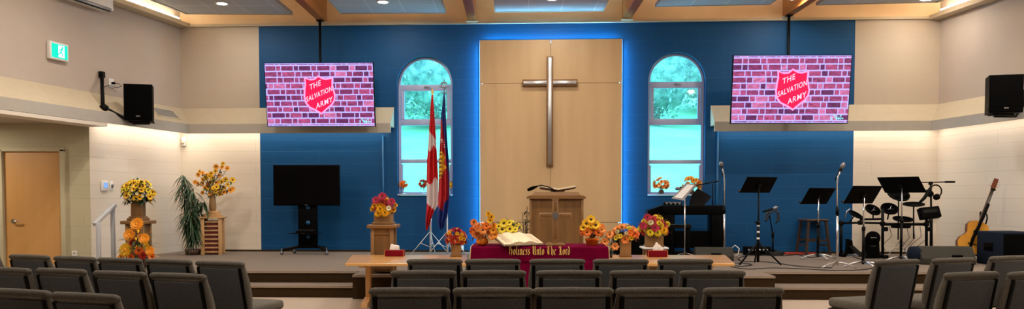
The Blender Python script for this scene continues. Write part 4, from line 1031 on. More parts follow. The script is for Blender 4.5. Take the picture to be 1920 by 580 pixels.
# leafy potted plants behind the pulpit and by the panel's right edge
def stemplant(lb, px, pyb, Y, h, seed, spread, nl, z0=PZ, orange=0, potr=.1, name='potted_plant', Lf=.14):
    p = At(px,pyb,Y); t = thing(name,lb,'plant',(p.x,Y,z0)); m = MB(); m.lathe([(0,0),(potr*.8,0),(potr,.16),(potr*1.05,.17),(potr*.9,.165),(0,.15)],n=20); m.build('pot','terracotta',t)
    m = MB(); rnd = random.Random(seed)
    for k in range(4):
        a = rnd.uniform(0,6.3); tip = Vector((math.cos(a)*spread*rnd.uniform(.3,1),math.sin(a)*spread*.4,h*rnd.uniform(.7,1))); m.tube([(0,0,.14),tip*.5+Vector((0,0,.05)),tip],.006,5,1)
        for j in range(nl//4):
            u = rnd.uniform(.25,1); q_ = tip*u; q_.z = max(q_.z,.18); leaf_into(m,q_,Vector((rnd.gauss(0,1),rnd.gauss(0,.7),rnd.uniform(-.3,.8))),Lf*rnd.uniform(.6,1.2),.035,0,.5)
    m.build('foliage',['leaf_dark','stem'],t,fix=False)
    if orange:
        for k in range(orange):
            o = bpy.data.objects.new('flower',fm('poppy',PE)); C.objects.link(o); o.parent=t; o.location=(rnd.uniform(-spread,spread),-.1,h*rnd.uniform(.5,.95)); o.rotation_euler=(R(75),0,0); o.scale=(1.3,)*3
    return t
stemplant('green leafy plant peeking out left of the pulpit',985,497,12.3,.92,51,.12,44)
stemplant('leafy plant with peach flowers between pulpit and right low table vase',1143,480,11.6,.52,52,.15,60,orange=4)
# crate bouquet: tall airy spray
t = thing('flower_arrangement','tall airy spray of orange-yellow daisies in brown vase on slatted pedestal','flowers',tuple(pC)); kk = pC.y/F
m = MB(); m.lathe([(0,0),(.05,0),(.065,.06),(.055,.2),(.045,.3),(.075,.38),(.065,.38),(.035,.3),(0,.28)],n=24); m.build('vase','oak_light',t)
rnd = random.Random(12); m = MB(); cnt=0
placed=[]
for px,py in ((418,307),(405,313),(416,314),(426,316),(375,322),(372,328),(380,325),(393,331),(404,322),(411,330),(436,338),(386,334),(366,342),(372,345),(380,344),(391,345),(398,340),(407,343),(415,341),(423,337),(427,347),(436,355),(432,357),(420,352),(412,356),(401,353),(393,356),(385,353),(380,362),(394,364),(404,360),(412,365),(397,371),(380,337),(399,334),(388,328),(420,361),(406,351),(389,349),(396,326)):
    q_ = At(px,py,pC.y+rnd.uniform(-.16,.16))-pC
    o = bpy.data.objects.new('flower',fm('daisy',A_ if rnd.random()<.6 else Y_)); C.objects.link(o); o.parent=t; o.location=q_; o.rotation_mode='QUATERNION'
    o.rotation_quaternion=Vector((q_.x*2+rnd.uniform(-.3,.3),-1,rnd.uniform(-.2,.6))).to_track_quat('Z','Y'); o.scale=(rnd.uniform(.9,1.25),)*3
    m.tube([(0,0,.3),Vector((q_.x*.35,q_.y*.4,.3+(q_.z-.3)*.5)),q_+Vector((0,.015,0))],.004,5,1)
    for j in range(2):
        u = rnd.uniform(.6,.97); leaf_into(m,Vector((q_.x*u,q_.y*u,.3+(q_.z-.3)*u)),Vector((rnd.gauss(0,1),rnd.gauss(0,1),rnd.gauss(0,.6))),.09,.04,0,.3)
m.build('foliage',['leaf','stem'],t,fix=False)
# big corner plant with drooping narrow leaves
p = G(362,478,PZ); t = thing('potted_plant','tall green plant with drooping narrow leaves in the left corner','plant',(p.x,p.y,PZ)); rnd = random.Random(8)
m = MB(); m.lathe([(0,0),(.12,0),(.14,.10),(.13,.10),(0,.08)],n=20); m.build('pot','terracotta',t)
m = MB(); kk=p.y/F
tips = [At(px,py,p.y+dy)-Vector((p.x,p.y,PZ)) for px,py,dy in ((342,328,0),(350,345,-.1),(336,352,.1),(362,352,-.15),(372,372,.05),(384,378,-.1),(348,375,.15),(358,395,-.2),(372,405,0),(345,400,-.1),(365,430,-.1),(352,418,.1))]
st = MB()
for i,tip in enumerate(tips):
    a = [Vector((0,0,.05)),Vector((tip.x*.2,tip.y*.3,tip.z*.45)),Vector((tip.x*.7,tip.y*.8,tip.z*.9)),tip]
    st.tube(a,[.010,.009,.006,.004],6)
    for j in range(46):
        u = rnd.uniform(.35,1)*3; k = min(int(u),2); q_ = a[k].lerp(a[k+1],u-k)
        leaf_into(m,q_,Vector((rnd.gauss(0,1),rnd.gauss(0,.8),rnd.uniform(-.9,.5))),rnd.uniform(.14,.26),.026,0,.9)
m.build('foliage','leaf_dark',t,fix=False); st.build('stem','stem',t)
# window sill flowers
def sillpot(px, py, lb, c1, c2, s, seed, W, vase=True):
    p = bw(px,py,-.045); t = thing('flower_arrangement',lb,'flowers',(p.x,p.y,sill+.028),TB)
    if vase:
        m = MB(); m.lathe([(0,0),(.04,0),(.055,.04),(.04,.08),(.035,.08),(0,.06)],n=16); m.build('vase','terracotta',t); z0=.08
    else:
        m = MB(); m.lathe([(0,0),(.045,0),(.045,.008),(.008,.016),(.008,.09),(.03,.13),(.028,.13),(0,.1)],n=16); m.build('vase','chrome',t); z0=.12
    bouquet(t,(0,0,z0+s*.7),(s,s*.6,s*.8),[(fm('poppy',c1),.95*s/.15+.2,2),(fm('daisy',c2),.95*s/.15+.2,1)],14,seed,24,'leaf_brown',(0,0,z0),.06,.02,.5)
sillpot(757,363,'small orange flowers in glass on left of left window sill',O_,PE,.085,61,1,False)
sillpot(795,363,'small red and yellow flowers on left window sill beside the flags',RD,A_,.095,62,1,False)
sillpot(844,363,'small yellow flowers on left window sill right of flags',Y_,A_,.07,64,1,False)
sillpot(1240,361,'peach flowers in small round vase on right window sill',PE,O_,.14,63,2)
sillpot(1297,361,'orange and yellow flowers on right window sill behind the keyboard',A_,O_,.16,65,2)
# ------------------------------------------------------------------ flags
def flagstand(lb, px, Y, top, pxt):
    p = At(px,472,Y); t = thing('flag_pole',lb,'flag pole',(p.x,Y,PZ)); z = At(px,top,Y).z-PZ; dx = At(pxt,top,Y).x-p.x
    m = MB(); m.tube([(0,0,.04),(dx*.2,0,z*.3),(dx,0,z)],.018,10); m.build('pole','white',t)
    for a in (R(200),R(-20),R(80)):
        m = MB(); m.tube([(0,0,.42),(math.cos(a)*.36,math.sin(a)*.22,.01)],.007,6); m.tube([(0,0,.12),(math.cos(a)*.19,math.sin(a)*.12,.2)],.005,6); m.build('leg','white',t)
    return t,dx,z
FY = 13.85
t1,dx,z1 = flagstand('white pole on tripod carrying the red and white maple leaf flag',807,FY,182,811)
m = MB(); m.lathe([(0,0),(.018,.0),(.02,.03),(.008,.05),(.03,.09),(0,.16)],(dx,0,z1),n=10); m.build('finial','gold',t1)
t2_,dx2,z2 = flagstand('white pole on tripod carrying the red and blue crest flag',839,FY-.1,178,833)
# S-and-cross finial
m = MB(); kf = FY/F
q0 = Vector((dx2,0,z2))
S_ = [(.055*math.cos(a),.0,.045+.13+.05*math.sin(a)) for a in [R(x) for x in range(20,271,25)]]+[(.055*math.cos(a),0,.045+.03+.05*math.sin(a)) for a in [R(x) for x in range(90,-161,-25)]]
m.tube([q0+Vector(p_) for p_ in S_],.011,6); m.tube([q0+Vector((0,0,-.0)),q0+Vector((0,0,.28))],.010,6); m.tube([q0+Vector((-.09,0,.14)),q0+Vector((.09,0,.14))],.009,6); m.tube([q0+Vector((-.05,0,.22)),q0+Vector((.05,0,.22))],.009,6)
m.build('crest_finial','silver_dark',t2_)
def flag(lb, Y, rows, color, mats, name, folds, seed, parent_t=None):
    o_ = At(rows[0][1],rows[0][0],Y); t = thing(name,lb,'flag',(o_.x,Y,o_.z))
    m = MB(); NU=30; NV=150
    ys0, ys1 = rows[0][0], rows[-1][0]
    def ed(py):
        for a,b_ in zip(rows,rows[1:]):
            if a[0] <= py <= b_[0]:
                f_ = (py-a[0])/(b_[0]-a[0]); return a[1]+(b_[1]-a[1])*f_, a[2]+(b_[2]-a[2])*f_
        return rows[-1][1],rows[-1][2]
    g_ = []
    for j in range(NV+1):
        py = ys0+(ys1-ys0)*j/NV; l,r_ = ed(py)
        row=[]
        for i in range(NU+1):
            u=i/NU; px = l+(r_-l)*u; amp = .055*min(1,j/NV*2.2)
            y = Y+amp*math.sin(u*folds*PI+j/NV*1.5)-.03
            row.append((At(px,py,Y)+Vector((0,y-Y,0))-o_, px, py))
        g_.append(row)
    for j in range(NV):
        for i in range(NU):
            a,b_,c_,d_ = g_[j][i],g_[j][i+1],g_[j+1][i+1],g_[j+1][i]
            cx=(a[1]+c_[1])/2; cy=(a[2]+c_[2])/2
            m.add([a[0],b_[0],c_[0],d_[0]],[(0,1,2,3)],color(cx,cy,(i+.5)/NU),True)
    ob = m.build('cloth',mats,t); so = ob.modifiers.new('s','SOLIDIFY'); so.thickness=.004
    return t
def inpoly(x,y,P):
    r_=False; n_=len(P); j=n_-1
    for i in range(n_):
        if (P[i][1]>y)!=(P[j][1]>y) and x < (P[j][0]-P[i][0])*(y-P[i][1])/(P[j][1]-P[i][1])+P[i][0]: r_=not r_
        j=i
    return r_
wh1 = [(802,247),(805,246),(812,255),(817.6,263),(821,262),(821,284),(818,281),(813.5,273),(810,279),(807,286),(803,280),(799,279)]
wh2 = [(797,341),(800,342),(808,347),(812,340),(816.4,332.6),(822.4,340),(824,341),(824,385),(821.7,384.5),(815,395),(800.7,382),(797,378)]
def canada(x,y,u): return 1 if (inpoly(x,y,wh1) or inpoly(x,y,wh2)) else 0
flag('red and white maple leaf flag hanging in folds in front of left window',FY-.06,[(178,809.8,811.5),(200,808,813.5),(246,805,816.5),(280,803,819),(300,801,820),(340,800,822.3),(384,800,822),(396,799,814.5),(412,798,808.5),(421,797.7,806),(432,799.3,801)],canada,['flag_red','flag_white'],'country_flag',5,1)
yel = [(823,284),(828,282),(832,289),(836,296),(831.5,307),(838.5,315),(831.5,320),(829,333),(823,336),(820,326),(823,315)]
redp = [(820,224),(829,226),(831,245),(834.5,265),(837,300),(840.3,330),(840.8,372),(832,383),(831,397),(822,388),(818,380)]
def crest(x,y,u):
    if inpoly(x,y,yel): return 4 if (u<.35 and int(y/4)%2==0) else 2
    if inpoly(x,y,redp):
        if 260<y<280 and abs((y-260)*.42+827.5-x)<2.3 and int(y/2.2)%2: return 3
        return 0
    return 1
flag('crimson flag with blue border and yellow star hanging in front of left window',FY-.16,[(176,832.3,834),(200,830,835),(222,827.3,836),(265,825.6,838.6),(300,823.6,841.8),(334,822.8,843),(370,822,843.5),(384,821,842),(397,819,840.5),(407,819,839),(416,819.8,834.5),(424,821.5,833.5),(431,825.5,829)],crest,['flag_crimson','flag_blue','flag_yellow','flag_white','leaf_brown'],'crest_flag',5,2)
# ------------------------------------------------------------------ digital piano
PYy = 13.15; kq = PYy/F
a = At(1240,470,PYy); b_ = At(1358,470,PYy)
cx = (a.x+b_.x)/2+.0; 
t = thing('digital_piano','black digital piano below the right arched window','piano',(cx,PYy,PZ),R(-3))
zf = lambda py: At(1300,py,PYy-.05).z-PZ
PW = (1358-1243)*kq; zt_ = zf(385.5)
# we see its back: case top, slanted cheek at the left, side panels, modesty panel
m = MB(); m.box((0,.18,zt_-.085),(PW,.46,.17),.01); m.build('key_case','black',t)
m = MB(); m.box((0,.36,zt_-.06),(PW-.06,.12,.10),.004); m.build('keybed','black_gloss',t)
for sx in (-1,1): m = MB(); m.box((sx*(PW/2-.11 if sx>0 else PW/2-.10),.15,(zt_-.16)/2),(.22 if sx>0 else .20,.38,zt_-.16),.006); m.build('side_panel','black',t)
m = MB(); m.box((0.05,.05,zf(450)),(PW-.3,.02,.30)); m.build('rear_panel','black',t)
m = MB(); m.box((0,.2,.03),(PW,.06,.06),.004); m.build('pedal_board','black',t)
m = MB(); m.prism([(-.14,0),(.12,0),(.26,.15),(.22,.19),(.02,.32),(-.10,.18)],0,.03,0,TR((.09,.1,zt_),rx=R(-18),rz=R(0))); m.build('music_rest','black_gloss',t)
xl0 = At(1215,400,PYy).x-cx; xl1 = -PW/2; zs0 = At(1215,396,PYy).z-PZ
m = MB(); m.prism([(xl0,0),(xl1+.22,0),(xl1+.22,zt_-.01),(xl1,zt_-.0),(xl0,zs0)],-.0,.40); m.build('end_cheek','black',t)
p = At(1225,478,12.3); zc2 = At(1168,436,12.3).z-PZ
# low dark amplifier behind the right vase
p = At(1172,478,12.6); zc2 = At(1172,436,12.6).z-PZ
t = thing('amplifier','low black amplifier behind the square vase on right table','amplifier',(p.x,12.6,PZ),R(-4)); m = MB(); m.box((.22,.15,zc2/2),(.82,.32,zc2),.02); m.build('case','black',t); m=MB(); m.box((.22,-.016,zc2/2-.03),(.74,.012,zc2-.16),.004); m.build('grille','grille',t); m=MB(); m.tube([(.05,.1,zc2),(.1,.1,zc2+.05),(.22,.1,zc2+.06),(.36,.1,zc2+.02),(.4,.1,zc2)],.012,8); m.build('handle','silver_dark',t)
# mixer on the piano
p = At(1260,387.5,PYy+.1); t = thing('small_mixer','small black audio mixer with pale controls on the piano top','mixer',(p.x,p.y,PZ+zt_+.003),R(-3))
m = MB(); m.box((0,0,.03),(.31,.2,.055),.008); m.build('case','black',t); m=MB(); m.box((0,-.102,.045),(.28,.004,.012)); 
for j in range(4): m.box((-.11+j*.075,-.103,.025),(.03,.004,.02),.001)
m.build('controls','steel',t)
# piano bench
p = At(1276,474,12.55); t = thing('piano_bench','black piano bench with pale-edged seat beside the piano','bench',(p.x,12.55,PZ),R(-4)); zb_=At(1276,421,12.55).z-PZ
m=MB(); m.box((0,.15,zb_-.035),(.36,.32,.07),.015); m.build('seat','black_gloss',t)
for sx in (-1,1):
    for y in (.03,.27): m=MB(); m.box((sx*.14,y,(zb_-.07)/2),(.04,.04,zb_-.07),.004); m.build('leg','black',t)
# ------------------------------------------------------------------ music stands
def tripod(m, z, r, ang=0, rr=.012, flat=False, spread=(0,120,240), mi=0, low=.02):
    for a_ in spread:
        a_ = R(a_)+ang; e = (math.cos(a_)*r, math.sin(a_)*r)
        if flat: m.tube([(0,0,z),(e[0]*.5,e[1]*.5,z*.75),(e[0],e[1],rr)],[rr,rr,rr*.7],8,mi)
        else: m.tube([(0,0,z),(e[0],e[1],low)],rr,8,mi); m.tube([(0,0,z*.42),(e[0]*.52,e[1]*.52,z*.5)],rr*.6,6,mi)
def musicstand(lb, px, pyb, dc, dw, dh, yaw_, kind, tilt=36, wf=None, polepx=None):
    """px,pyb: where the pole meets the floor; dc: centre of the desk; dw,dh seen size in photo pixels"""
    p = G(px,pyb,PZ); Y = p.y; k = Y/F; t = thing('music_stand',lb,'music stand',tuple(p))
    c = At(dc[0],dc[1],Y)-p; W_ = dw*k/math.cos(R(wf if wf else yaw_)); H_ = dh*k/math.cos(R(tilt))
    Td = TR(c)@Euler((0,0,R(yaw_))).to_matrix().to_4x4()@Euler((R(tilt),0,0)).to_matrix().to_4x4()
    m = MB()
    m.box((0,0,0),(W_,.012,H_),.004,Td); m.build('desk','black',t)
    m = MB(); m.box((0,.03,-H_/2+.006),(W_,.06,.012),.002,Td); m.box((0,-.02,-.02),(.06,.03,.09),.006,Td); m.build('shelf_lip','black_metal',t)
    zt = c.z-.03; mid = zt*.55
    if kind == 'tripod':
        m = MB(); m.cyl((0,0,.1),(0,0,zt),.013); m.build('pole','black_metal',t)
        m = MB(); m.cyl((0,0,.05),(0,0,mid),.021); m.cyl((0,0,mid-.04),(0,0,mid+.02),.03); m.tube([(0,0,mid),(-.06,-.02,mid)],.012,6); m.build('lower_pole','black_metal',t)
        for a_ in (200,-25,80):
            m = MB(); tripod(m,.36,.34,0,.013,False,(a_,)); m.build('leg','black_metal',t)
        m = MB(); 
        for z in (.40,.50,.60): m.cyl((0,0,z),(0,0,z+.03),.0225)
        m.build('white_tape','white',t)
    else:
        m = MB(); m.cyl((0,0,mid),(0,0,zt),.012); m.build('chrome_pole','chrome',t)
        m = MB(); m.cyl((0,0,.05),(0,0,mid),.020); m.cyl((0,0,mid-.03),(0,0,mid+.03),.027); m.build('pole','black_metal',t)
        for a_ in (185,-10,-80):
            m = MB(); tripod(m,.09,.30,0,.016,True,(a_,)); m.build('leg','steel' if kind=='chromeleg' else 'black_metal',t)
    return t
musicstand('black tripod music stand nearest the right low table',1421,498,(1422.5,347),66,29,24,'tripod')
musicstand('black music stand in front of the dark wooden stool',1533,487,(1534,368),60,30,24,'chromeleg')
musicstand('black music stand overlapping the left of the drum kit',1618,502,(1618,365.5),66,33,20,'chromeleg')
musicstand('black music stand highest of the four before the drum kit',1689,492,(1690,347),66,29,-60,'chromeleg',42,36)
# sheet music stand over the piano bench
p = G(1284,478,PZ); t = thing('music_stand','slim chrome music stand with white sheet music before the piano','music stand',(p.x,12.5,PZ))
p = Vector((At(1284,470,12.5).x,12.5,PZ)); t.location = p
rel = lambda px,py,dy=0: At(px,py,12.5+dy)-p
m=MB(); m.cyl((0,0,.05),rel(1284,372),.011); m.build('pole','chrome',t)
q1,q2,q3,q4 = rel(1259,373,.06),rel(1281,377,-.02),rel(1306,348,.06),rel(1286,344,.14)
nn = (q2-q1).cross(q4-q1).normalized()*.012
m=MB(); m.hexa([q1,q2,q3,q4],[q1+nn,q2+nn,q3+nn,q4+nn]); m.build('desk','silver_dark',t)
def lerp4(u,v): return q1.lerp(q2,u).lerp(q4.lerp(q3,u),v)
s_ = -nn*.6
if True:
    m=MB(); pp_=[lerp4(.12,.1),lerp4(.75,.1),lerp4(.8,.95),lerp4(.2,.95)]
    for sg in (-1,1): pass
    off_ = Vector((0,-.012,.004)); m.hexa([v+off_ for v in pp_],[v+off_*1.3 for v in pp_]); 
    so_ = thing('sheet_music','white sheet of music on the slim chrome stand','sheet music',tuple(p)); m.build('page','paper_w',so_)
for a_ in (200,-30,90): m=MB(); tripod(m,.12,.26,0,.01,True,(a_,)); m.build('leg','chrome',t)
# microphone stands
def mic_at(m, P, d, s=1):
    d = Vector(d).normalized(); P = Vector(P)
    m[0].tube([P-d*.17*s, P-d*.02*s],[.012*s,.019*s],10); m[1].tube([P-d*.02*s,P,P+d*.03*s,P+d*.052*s],[.02*s,.027*s,.026*s,.012*s],12)
def micstand(lb, base, Y, pts, mat_, micdir, legr=.2, kind='tri', micpt=None, rr=.011, feet=(190,-15,80), boom=None):
    p = At(base[0],base[1],Y); p.z = PZ; t = thing('microphone_stand',lb,'microphone stand',tuple(p))
    rel_ = [At(x,y,Y)-p for x,y in pts]
    m = MB(); m.tube([(0,0,.05)]+rel_[:1],rr*1.5,10); m.build('lower_pole',mat_,t)
    m = MB(); m.tube(rel_,rr,8); m.build('upper_pole',mat_,t)
    m = MB(); q_=rel_[0]; m.cyl(q_-Vector((0,0,.06)),q_+Vector((0,0,.05)),rr*2.2); m.build('clutch','black_metal',t)
    if kind=='tri':
        for a_ in feet: m=MB(); tripod(m,.10,legr,0,.012,True,(a_,)); m.build('leg',mat_ if mat_!='black_metal' else 'black_metal',t)
    else: m=MB(); m.lathe([(0,0),(legr,0),(legr,.012),(legr*.7,.025),(.03,.04),(.02,.07),(0,.07)],n=28); m.build('round_base',mat_,t)
    if micpt:
        P = At(micpt[0],micpt[1],Y)-p; a=MB(); b=MB(); mic_at((a,b),P,micdir,1.25)
        mc = thing('microphone','microphone '+lb.split('|')[0] if False else miclb,'microphone',tuple(p)); a.build('handle','black_metal',mc); b.build('head','silver_dark',mc)
    return t
miclb='silver-headed microphone on the chrome stand right of the piano'
micstand('tall chrome microphone stand at the right end of the piano',(1358,482),12.75,[(1358,394),(1358.5,340),(1357,326),(1354,314)],'chrome',(-.3,-.3,1),.22,micpt=(1352.5,310))
miclb='silver-headed microphone on the chrome stand between two music stands'
micstand('tall chrome microphone stand between the stool and drum kit',(1570,502),10.95,[(1570,396),(1569.5,345),(1570.5,333),(1575,322)],'chrome',(.35,-.3,1),.26,micpt=(1579,313))
miclb='black boom microphone pointing at the sheet music stand'
micstand('black boom microphone stand behind the piano below right window',(1336,474),13.62,[(1336,390),(1336,345)],'black_metal',(-1,-.1,-.2),.15,feet=(90,200,-20),micpt=(1272,353.5))
t = bpy.data.objects['microphone_stand.002']; p=Vector(t.location)
m=MB(); m.tube([At(1274,353,13.62)-p,At(1300,349,13.62)-p,At(1347,340,13.62)-p],.012,8); m.build('boom_arm','black_metal',t)
miclb='black microphone with coiled cable on the short stand by the blue wall'
t = micstand('short black microphone stand with looped cable by the blue wall',(1449,474),13.45,[(1449,440),(1443,405),(1441,396)],'black_metal',(.9,-.2,.3),.18,feet=(150,20,-90),micpt=(1452,391))
p=Vector(t.location); rl=lambda x,y,dy=-.05: At(x,y,13.45+dy)-p
for i,off in enumerate((0,2,-2)):
    m=MB(); m.tube([rl(1442+off,397),rl(1436+off,404),rl(1436+off,416),rl(1443,402),rl(1452+off,394),rl(1459+off,400),rl(1459+off,414),rl(1454,420)],.008,6); m.build('looped_cable','cable',t)
# stage box, red cable roll and cables by the wall
p=At(1419,474,13.5); t=thing('stage_box','black cable stage box with silver sockets against the blue wall','audio box',(p.x,13.5,PZ),TB)
m=MB(); m.box((0,0,.08),(.46,.2,.15),.01); m.build('case','black',t)
for j in range(6): m=MB(); m.lathe([(0,0),(.018,0),(.018,.01),(0,.01)],T=TR((-.17+j*.065,-.1,.1),rx=PI/2),n=12); m.build('socket','steel',t)
p=At(1398,473,13.6); t=thing('cable_coil','small coil of black cable beside the stage box','cable',(p.x+.45,13.35,PZ)); m=MB()
for j in range(5): m.tube([(math.cos(a)*(.13+.01*j),math.sin(a)*(.12),.012+.014*j) for a in [2*PI*k/20 for k in range(21)]],.009,6)
m.build('coil','cable',t)
p=At(1485,475,13.5); t=thing('red_strip','long red strip lying on the floor along the blue wall','strip',(p.x,13.62,PZ),TB); m=MB(); m.box((0,0,.02),(.95,.04,.04),.01); m.build('strip','red_strip',t)
def cable(lb, pts, r=.007, mt='cable', z=PZ):
    P=[G(x,y,z+r) for x,y in pts]; o=P[0].copy(); t=thing('floor_cable',lb,'cable',(o.x,o.y,z))
    # smooth
    S=[]
    for i in range(len(P)-1):
        p0=P[max(i-1,0)];p1=P[i];p2=P[i+1];p3=P[min(i+2,len(P)-1)]
        for j in range(6):
            u=j/6; S.append(.5*((2*p1)+(p2-p0)*u+(2*p0-5*p1+4*p2-p3)*u*u+(-p0+3*p1-3*p2+p3)*u**3))
    S.append(P[-1]); 
    for v in S: v.z=z+r+.002
    m=MB(); m.tube([v-Vector((o.x,o.y,z)) for v in S],r,6); m.build('cord',mt,t)
cable('black cable running along the platform front edge under the music stands',[(1370,500),(1400,505),(1450,503),(1510,505),(1570,508),(1620,506),(1650,500)])
cable('black cable looping on the platform beside the right low table',[(1373,497),(1388,500),(1410,497.5),(1398,494.5),(1378,494),(1372,498)])
cable('black cable curving from the stage box towards the tripod stand',[(1400,480),(1385,485),(1395,491),(1440,492),(1500,500),(1560,503)])
cable('black cable from the short microphone stand toward red strip',[(1455,476),(1470,480),(1495,478),(1515,483),(1540,481)],.008)
cable('black cable on the floor behind drum kit legs',[(1600,482),(1630,490),(1665,488),(1700,486),(1730,489)])
# stool
p=G(1524,477,PZ); Y=p.y; k=Y/F; t=thing('bar_stool','dark wooden bar stool in front of the blue wall','stool',tuple(p),R(8)); h=At(1524,411,Y).z-PZ; 
m=MB(); m.box((0,0,h-.02),(.44,.34,.04),.015); m.build('seat','dark_wood',t)
for sx in (-1,1):
    for sy in (-1,1): m=MB(); m.hexa([(sx*.23-.02,sy*.18-.02,0),(sx*.23+.02,sy*.18-.02,0),(sx*.23+.02,sy*.18+.02,0),(sx*.23-.02,sy*.18+.02,0)],[(sx*.17-.02,sy*.13-.02,h-.035),(sx*.17+.02,sy*.13-.02,h-.035),(sx*.17+.02,sy*.13+.02,h-.035),(sx*.17-.02,sy*.13+.02,h-.035)]); m.build('leg','dark_wood',t)
for sy in (-1,1): m=MB(); m.box((0,sy*.16,.26),(.38,.022,.035)); m.build('stretcher','dark_wood',t)
for sx in (-1,1): m=MB(); m.box((sx*.20,0,.17),(.022,.30,.035)); m.build('stretcher','dark_wood',t)
# ------------------------------------------------------------------ monitors and cabinets
def wedge(lb, px, pyb, wpx, hpx, yaw, mt, end=None, Y=None):
    p=G(px,pyb,PZ); k=p.y/F; w_=wpx*k; h=hpx*k; t=thing('stage_monitor',lb,'speaker',tuple(p),yaw)
    pr_=[(-.02,0),(.34,0),(.36,h*.55),(.20,h),(.10,h),(-.03,h*.35)]
    m=MB(); m.prism([(y,z) for y,z in pr_],-w_/2,w_/2,0,Matrix(((0,1,0,0),(1,0,0,0),(0,0,1,0),(0,0,0,1)))); ob=m.build('cabinet',mt,t); bv=ob.modifiers.new('b','BEVEL'); bv.width=.02; bv.segments=3
    return t,w_,h
t,w_,h=wedge('grey stage monitor wedge lying between right low table and tripod stand',1340,490,70,25,R(-6),'monitor')
m=MB(); m.box((.02,-.022,h*.45),(.16,.03,.07),.01); m.build('handle_recess','black',t)
m=MB(); m.tube([(.30,.2,h*.9),(.36,.18,h*1.15),(.42,.15,h*.9),(.40,.12,h*.5),(.33,.12,h*.3)],.008,8); m.build('white_cable','white',t)
t,w_,h=wedge('grey stage monitor wedge with blue end in front of guitar',1778,497,98,34,R(-5),'monitor')
m=MB(); m.box((.12,-.03,h*.45),(.16,.03,.06),.01); m.build('handle_recess','black',t)
m=MB(); m.lathe([(0,0),(h*.47,0),(h*.5,.02),(h*.46,.14),(0,.16)],T=TR((-w_/2+.05,.17,h*.5),ry=-PI/2),n=28); m.build('blue_end','blue_carpet',t)
p=G(1877,500,PZ); k=p.y/F; t=thing('bass_cabinet','large blue-black carpeted speaker cabinet at the right wall','speaker',tuple(p),R(5)); h=At(1880,436,p.y).z-PZ
w_=.58
m=MB(); m.box((w_/2,.27,h/2),(w_,.54,h),.02); m.build('cabinet','blue_carpet',t)
m=MB(); m.box((w_/2,-.008,h/2),(w_-.06,.014,h-.06),.004); m.build('front_grille','grille',t)
m=MB(); m.box((-.004,.27,h*.55),(.02,.2,.13),.01); m.box((-.02,.27,h*.55),(.02,.15,.025),.008); m.build('handle','black',t)
# ------------------------------------------------------------------ guitar on its stand
gb=At(1822,474,11.95); gt=At(1870,347,11.95); ax=(gt-gb); Lg=ax.length; ang=math.atan2(ax.x,ax.z)
t=thing('acoustic_guitar','acoustic guitar with amber top leaning on stand by the right wall','guitar',(gb.x-.05,11.95,gb.z))
Tg=TR((0,0,0),ry=ang)@TR((0,0,0),rz=R(-14))
sc=Lg/1.0; 
def body(w): return [(x*w*sc,z*sc) for x,z in ((0,0),(.11,.006),(.165,.05),(.185,.11),(.17,.18),(.125,.235),(.112,.27),(.13,.33),(.14,.38),(.115,.43),(.05,.455),(0,.458),(-.05,.455),(-.115,.43),(-.14,.38),(-.13,.33),(-.112,.27),(-.125,.235),(-.17,.18),(-.185,.11),(-.165,.05),(-.11,.006))]
m=MB(); m.prism(body(1),0,.10,0,Tg); m.build('body','guitar_side',t)
m=MB(); m.prism(body(.985),-.006,-.0005,0,Tg); m.build('top','guitar_wood',t)
m=MB(); m.lathe([(0,0),(.045,0),(.045,.002),(0,.002)],T=Tg@TR((0,-.0065,.30*sc),rx=PI/2)); m.build('sound_hole','black',t)
m=MB(); m.prism([(-.024,.30*sc),(.024,.30*sc),(.021,.93*sc),(-.021,.93*sc)],-.022,-.007,0,Tg); m.build('fingerboard','dark_wood',t)
m=MB(); m.prism([(-.022,.45*sc),(.022,.45*sc),(.02,.93*sc),(-.02,.93*sc)],-.006,.02,0,Tg); m.build('neck','guitar_side',t)
m=MB(); m.prism([(-.022,.93*sc),(.022,.93*sc),(.036,.96*sc),(.032,1.09*sc),(-.032,1.09*sc),(-.036,.96*sc)],-.008,.01,0,Tg); m.build('headstock','guitar_side',t)
for sx in (-1,1):
    for j in range(3):
        m=MB(); m.cyl((sx*.034,0,(.98+j*.035)*sc),(sx*.062,0,(.98+j*.035)*sc),.005,T=Tg,n=8); m.box((sx*.067,0,(.98+j*.035)*sc),(.02,.008,.016),.003,Tg); m.build('tuning_peg','chrome',t)
m=MB(); m.box((0,-.012,.13*sc),(.13,.012,.02),.002,Tg); m.build('bridge','dark_wood',t)
m=MB()
for j in range(6): x=-.014+j*.0056; m.cyl((x,-.024,.13*sc),(x*.9,-.024,.94*sc),.0008,n=4,T=Tg)
m.build('strings','steel',t)
m=MB(); m.prism([(.04,.22*sc),(.09,.17*sc),(.11,.21*sc),(.085,.29*sc),(.05,.30*sc)],-.008,-.006,0,Tg); m.build('pickguard','black',t)
m=MB(); m.tube([Tg@Vector((.0,-.02,.0)),Tg@Vector((-.03,-.045,.2*sc)),Tg@Vector((.0,-.05,.5*sc)),Tg@Vector((0.01,-.035,.72*sc))],.022,8); m.build('strap','black',t)
m=MB(); m.box((0,-.03,.93*sc),(.07,.03,.03),.006,Tg); m.build('capo','black_metal',t)
sx_=gb.x+.2; t2=thing('guitar_stand','black tubular stand holding the acoustic guitar','guitar stand',(gb.x+.05,12.22,PZ))
q_=Vector((gb.x+.05,12.22,PZ))
m=MB(); m.tube([(0,0,.12),At(1838,440,12.22)-q_,At(1838,398,12.22)-q_],.012,8); m.tube([At(1838,398,12.22)-q_,At(1850,402,12.22)-q_,At(1851,410,12.22)-q_,At(1847,425,12.2)-q_],.011,8); m.build('neck_support','black_metal',t2)
for a_ in (200,-20,90): m=MB(); tripod(m,.16,.28,0,.012,True,(a_,)); m.build('leg','black_metal',t2)
m=MB(); m.tube([(-.18,-.16,.13),(0,.0,.10),(.16,-.16,.13)],.012,8); m.build('cradle','black_metal',t2)
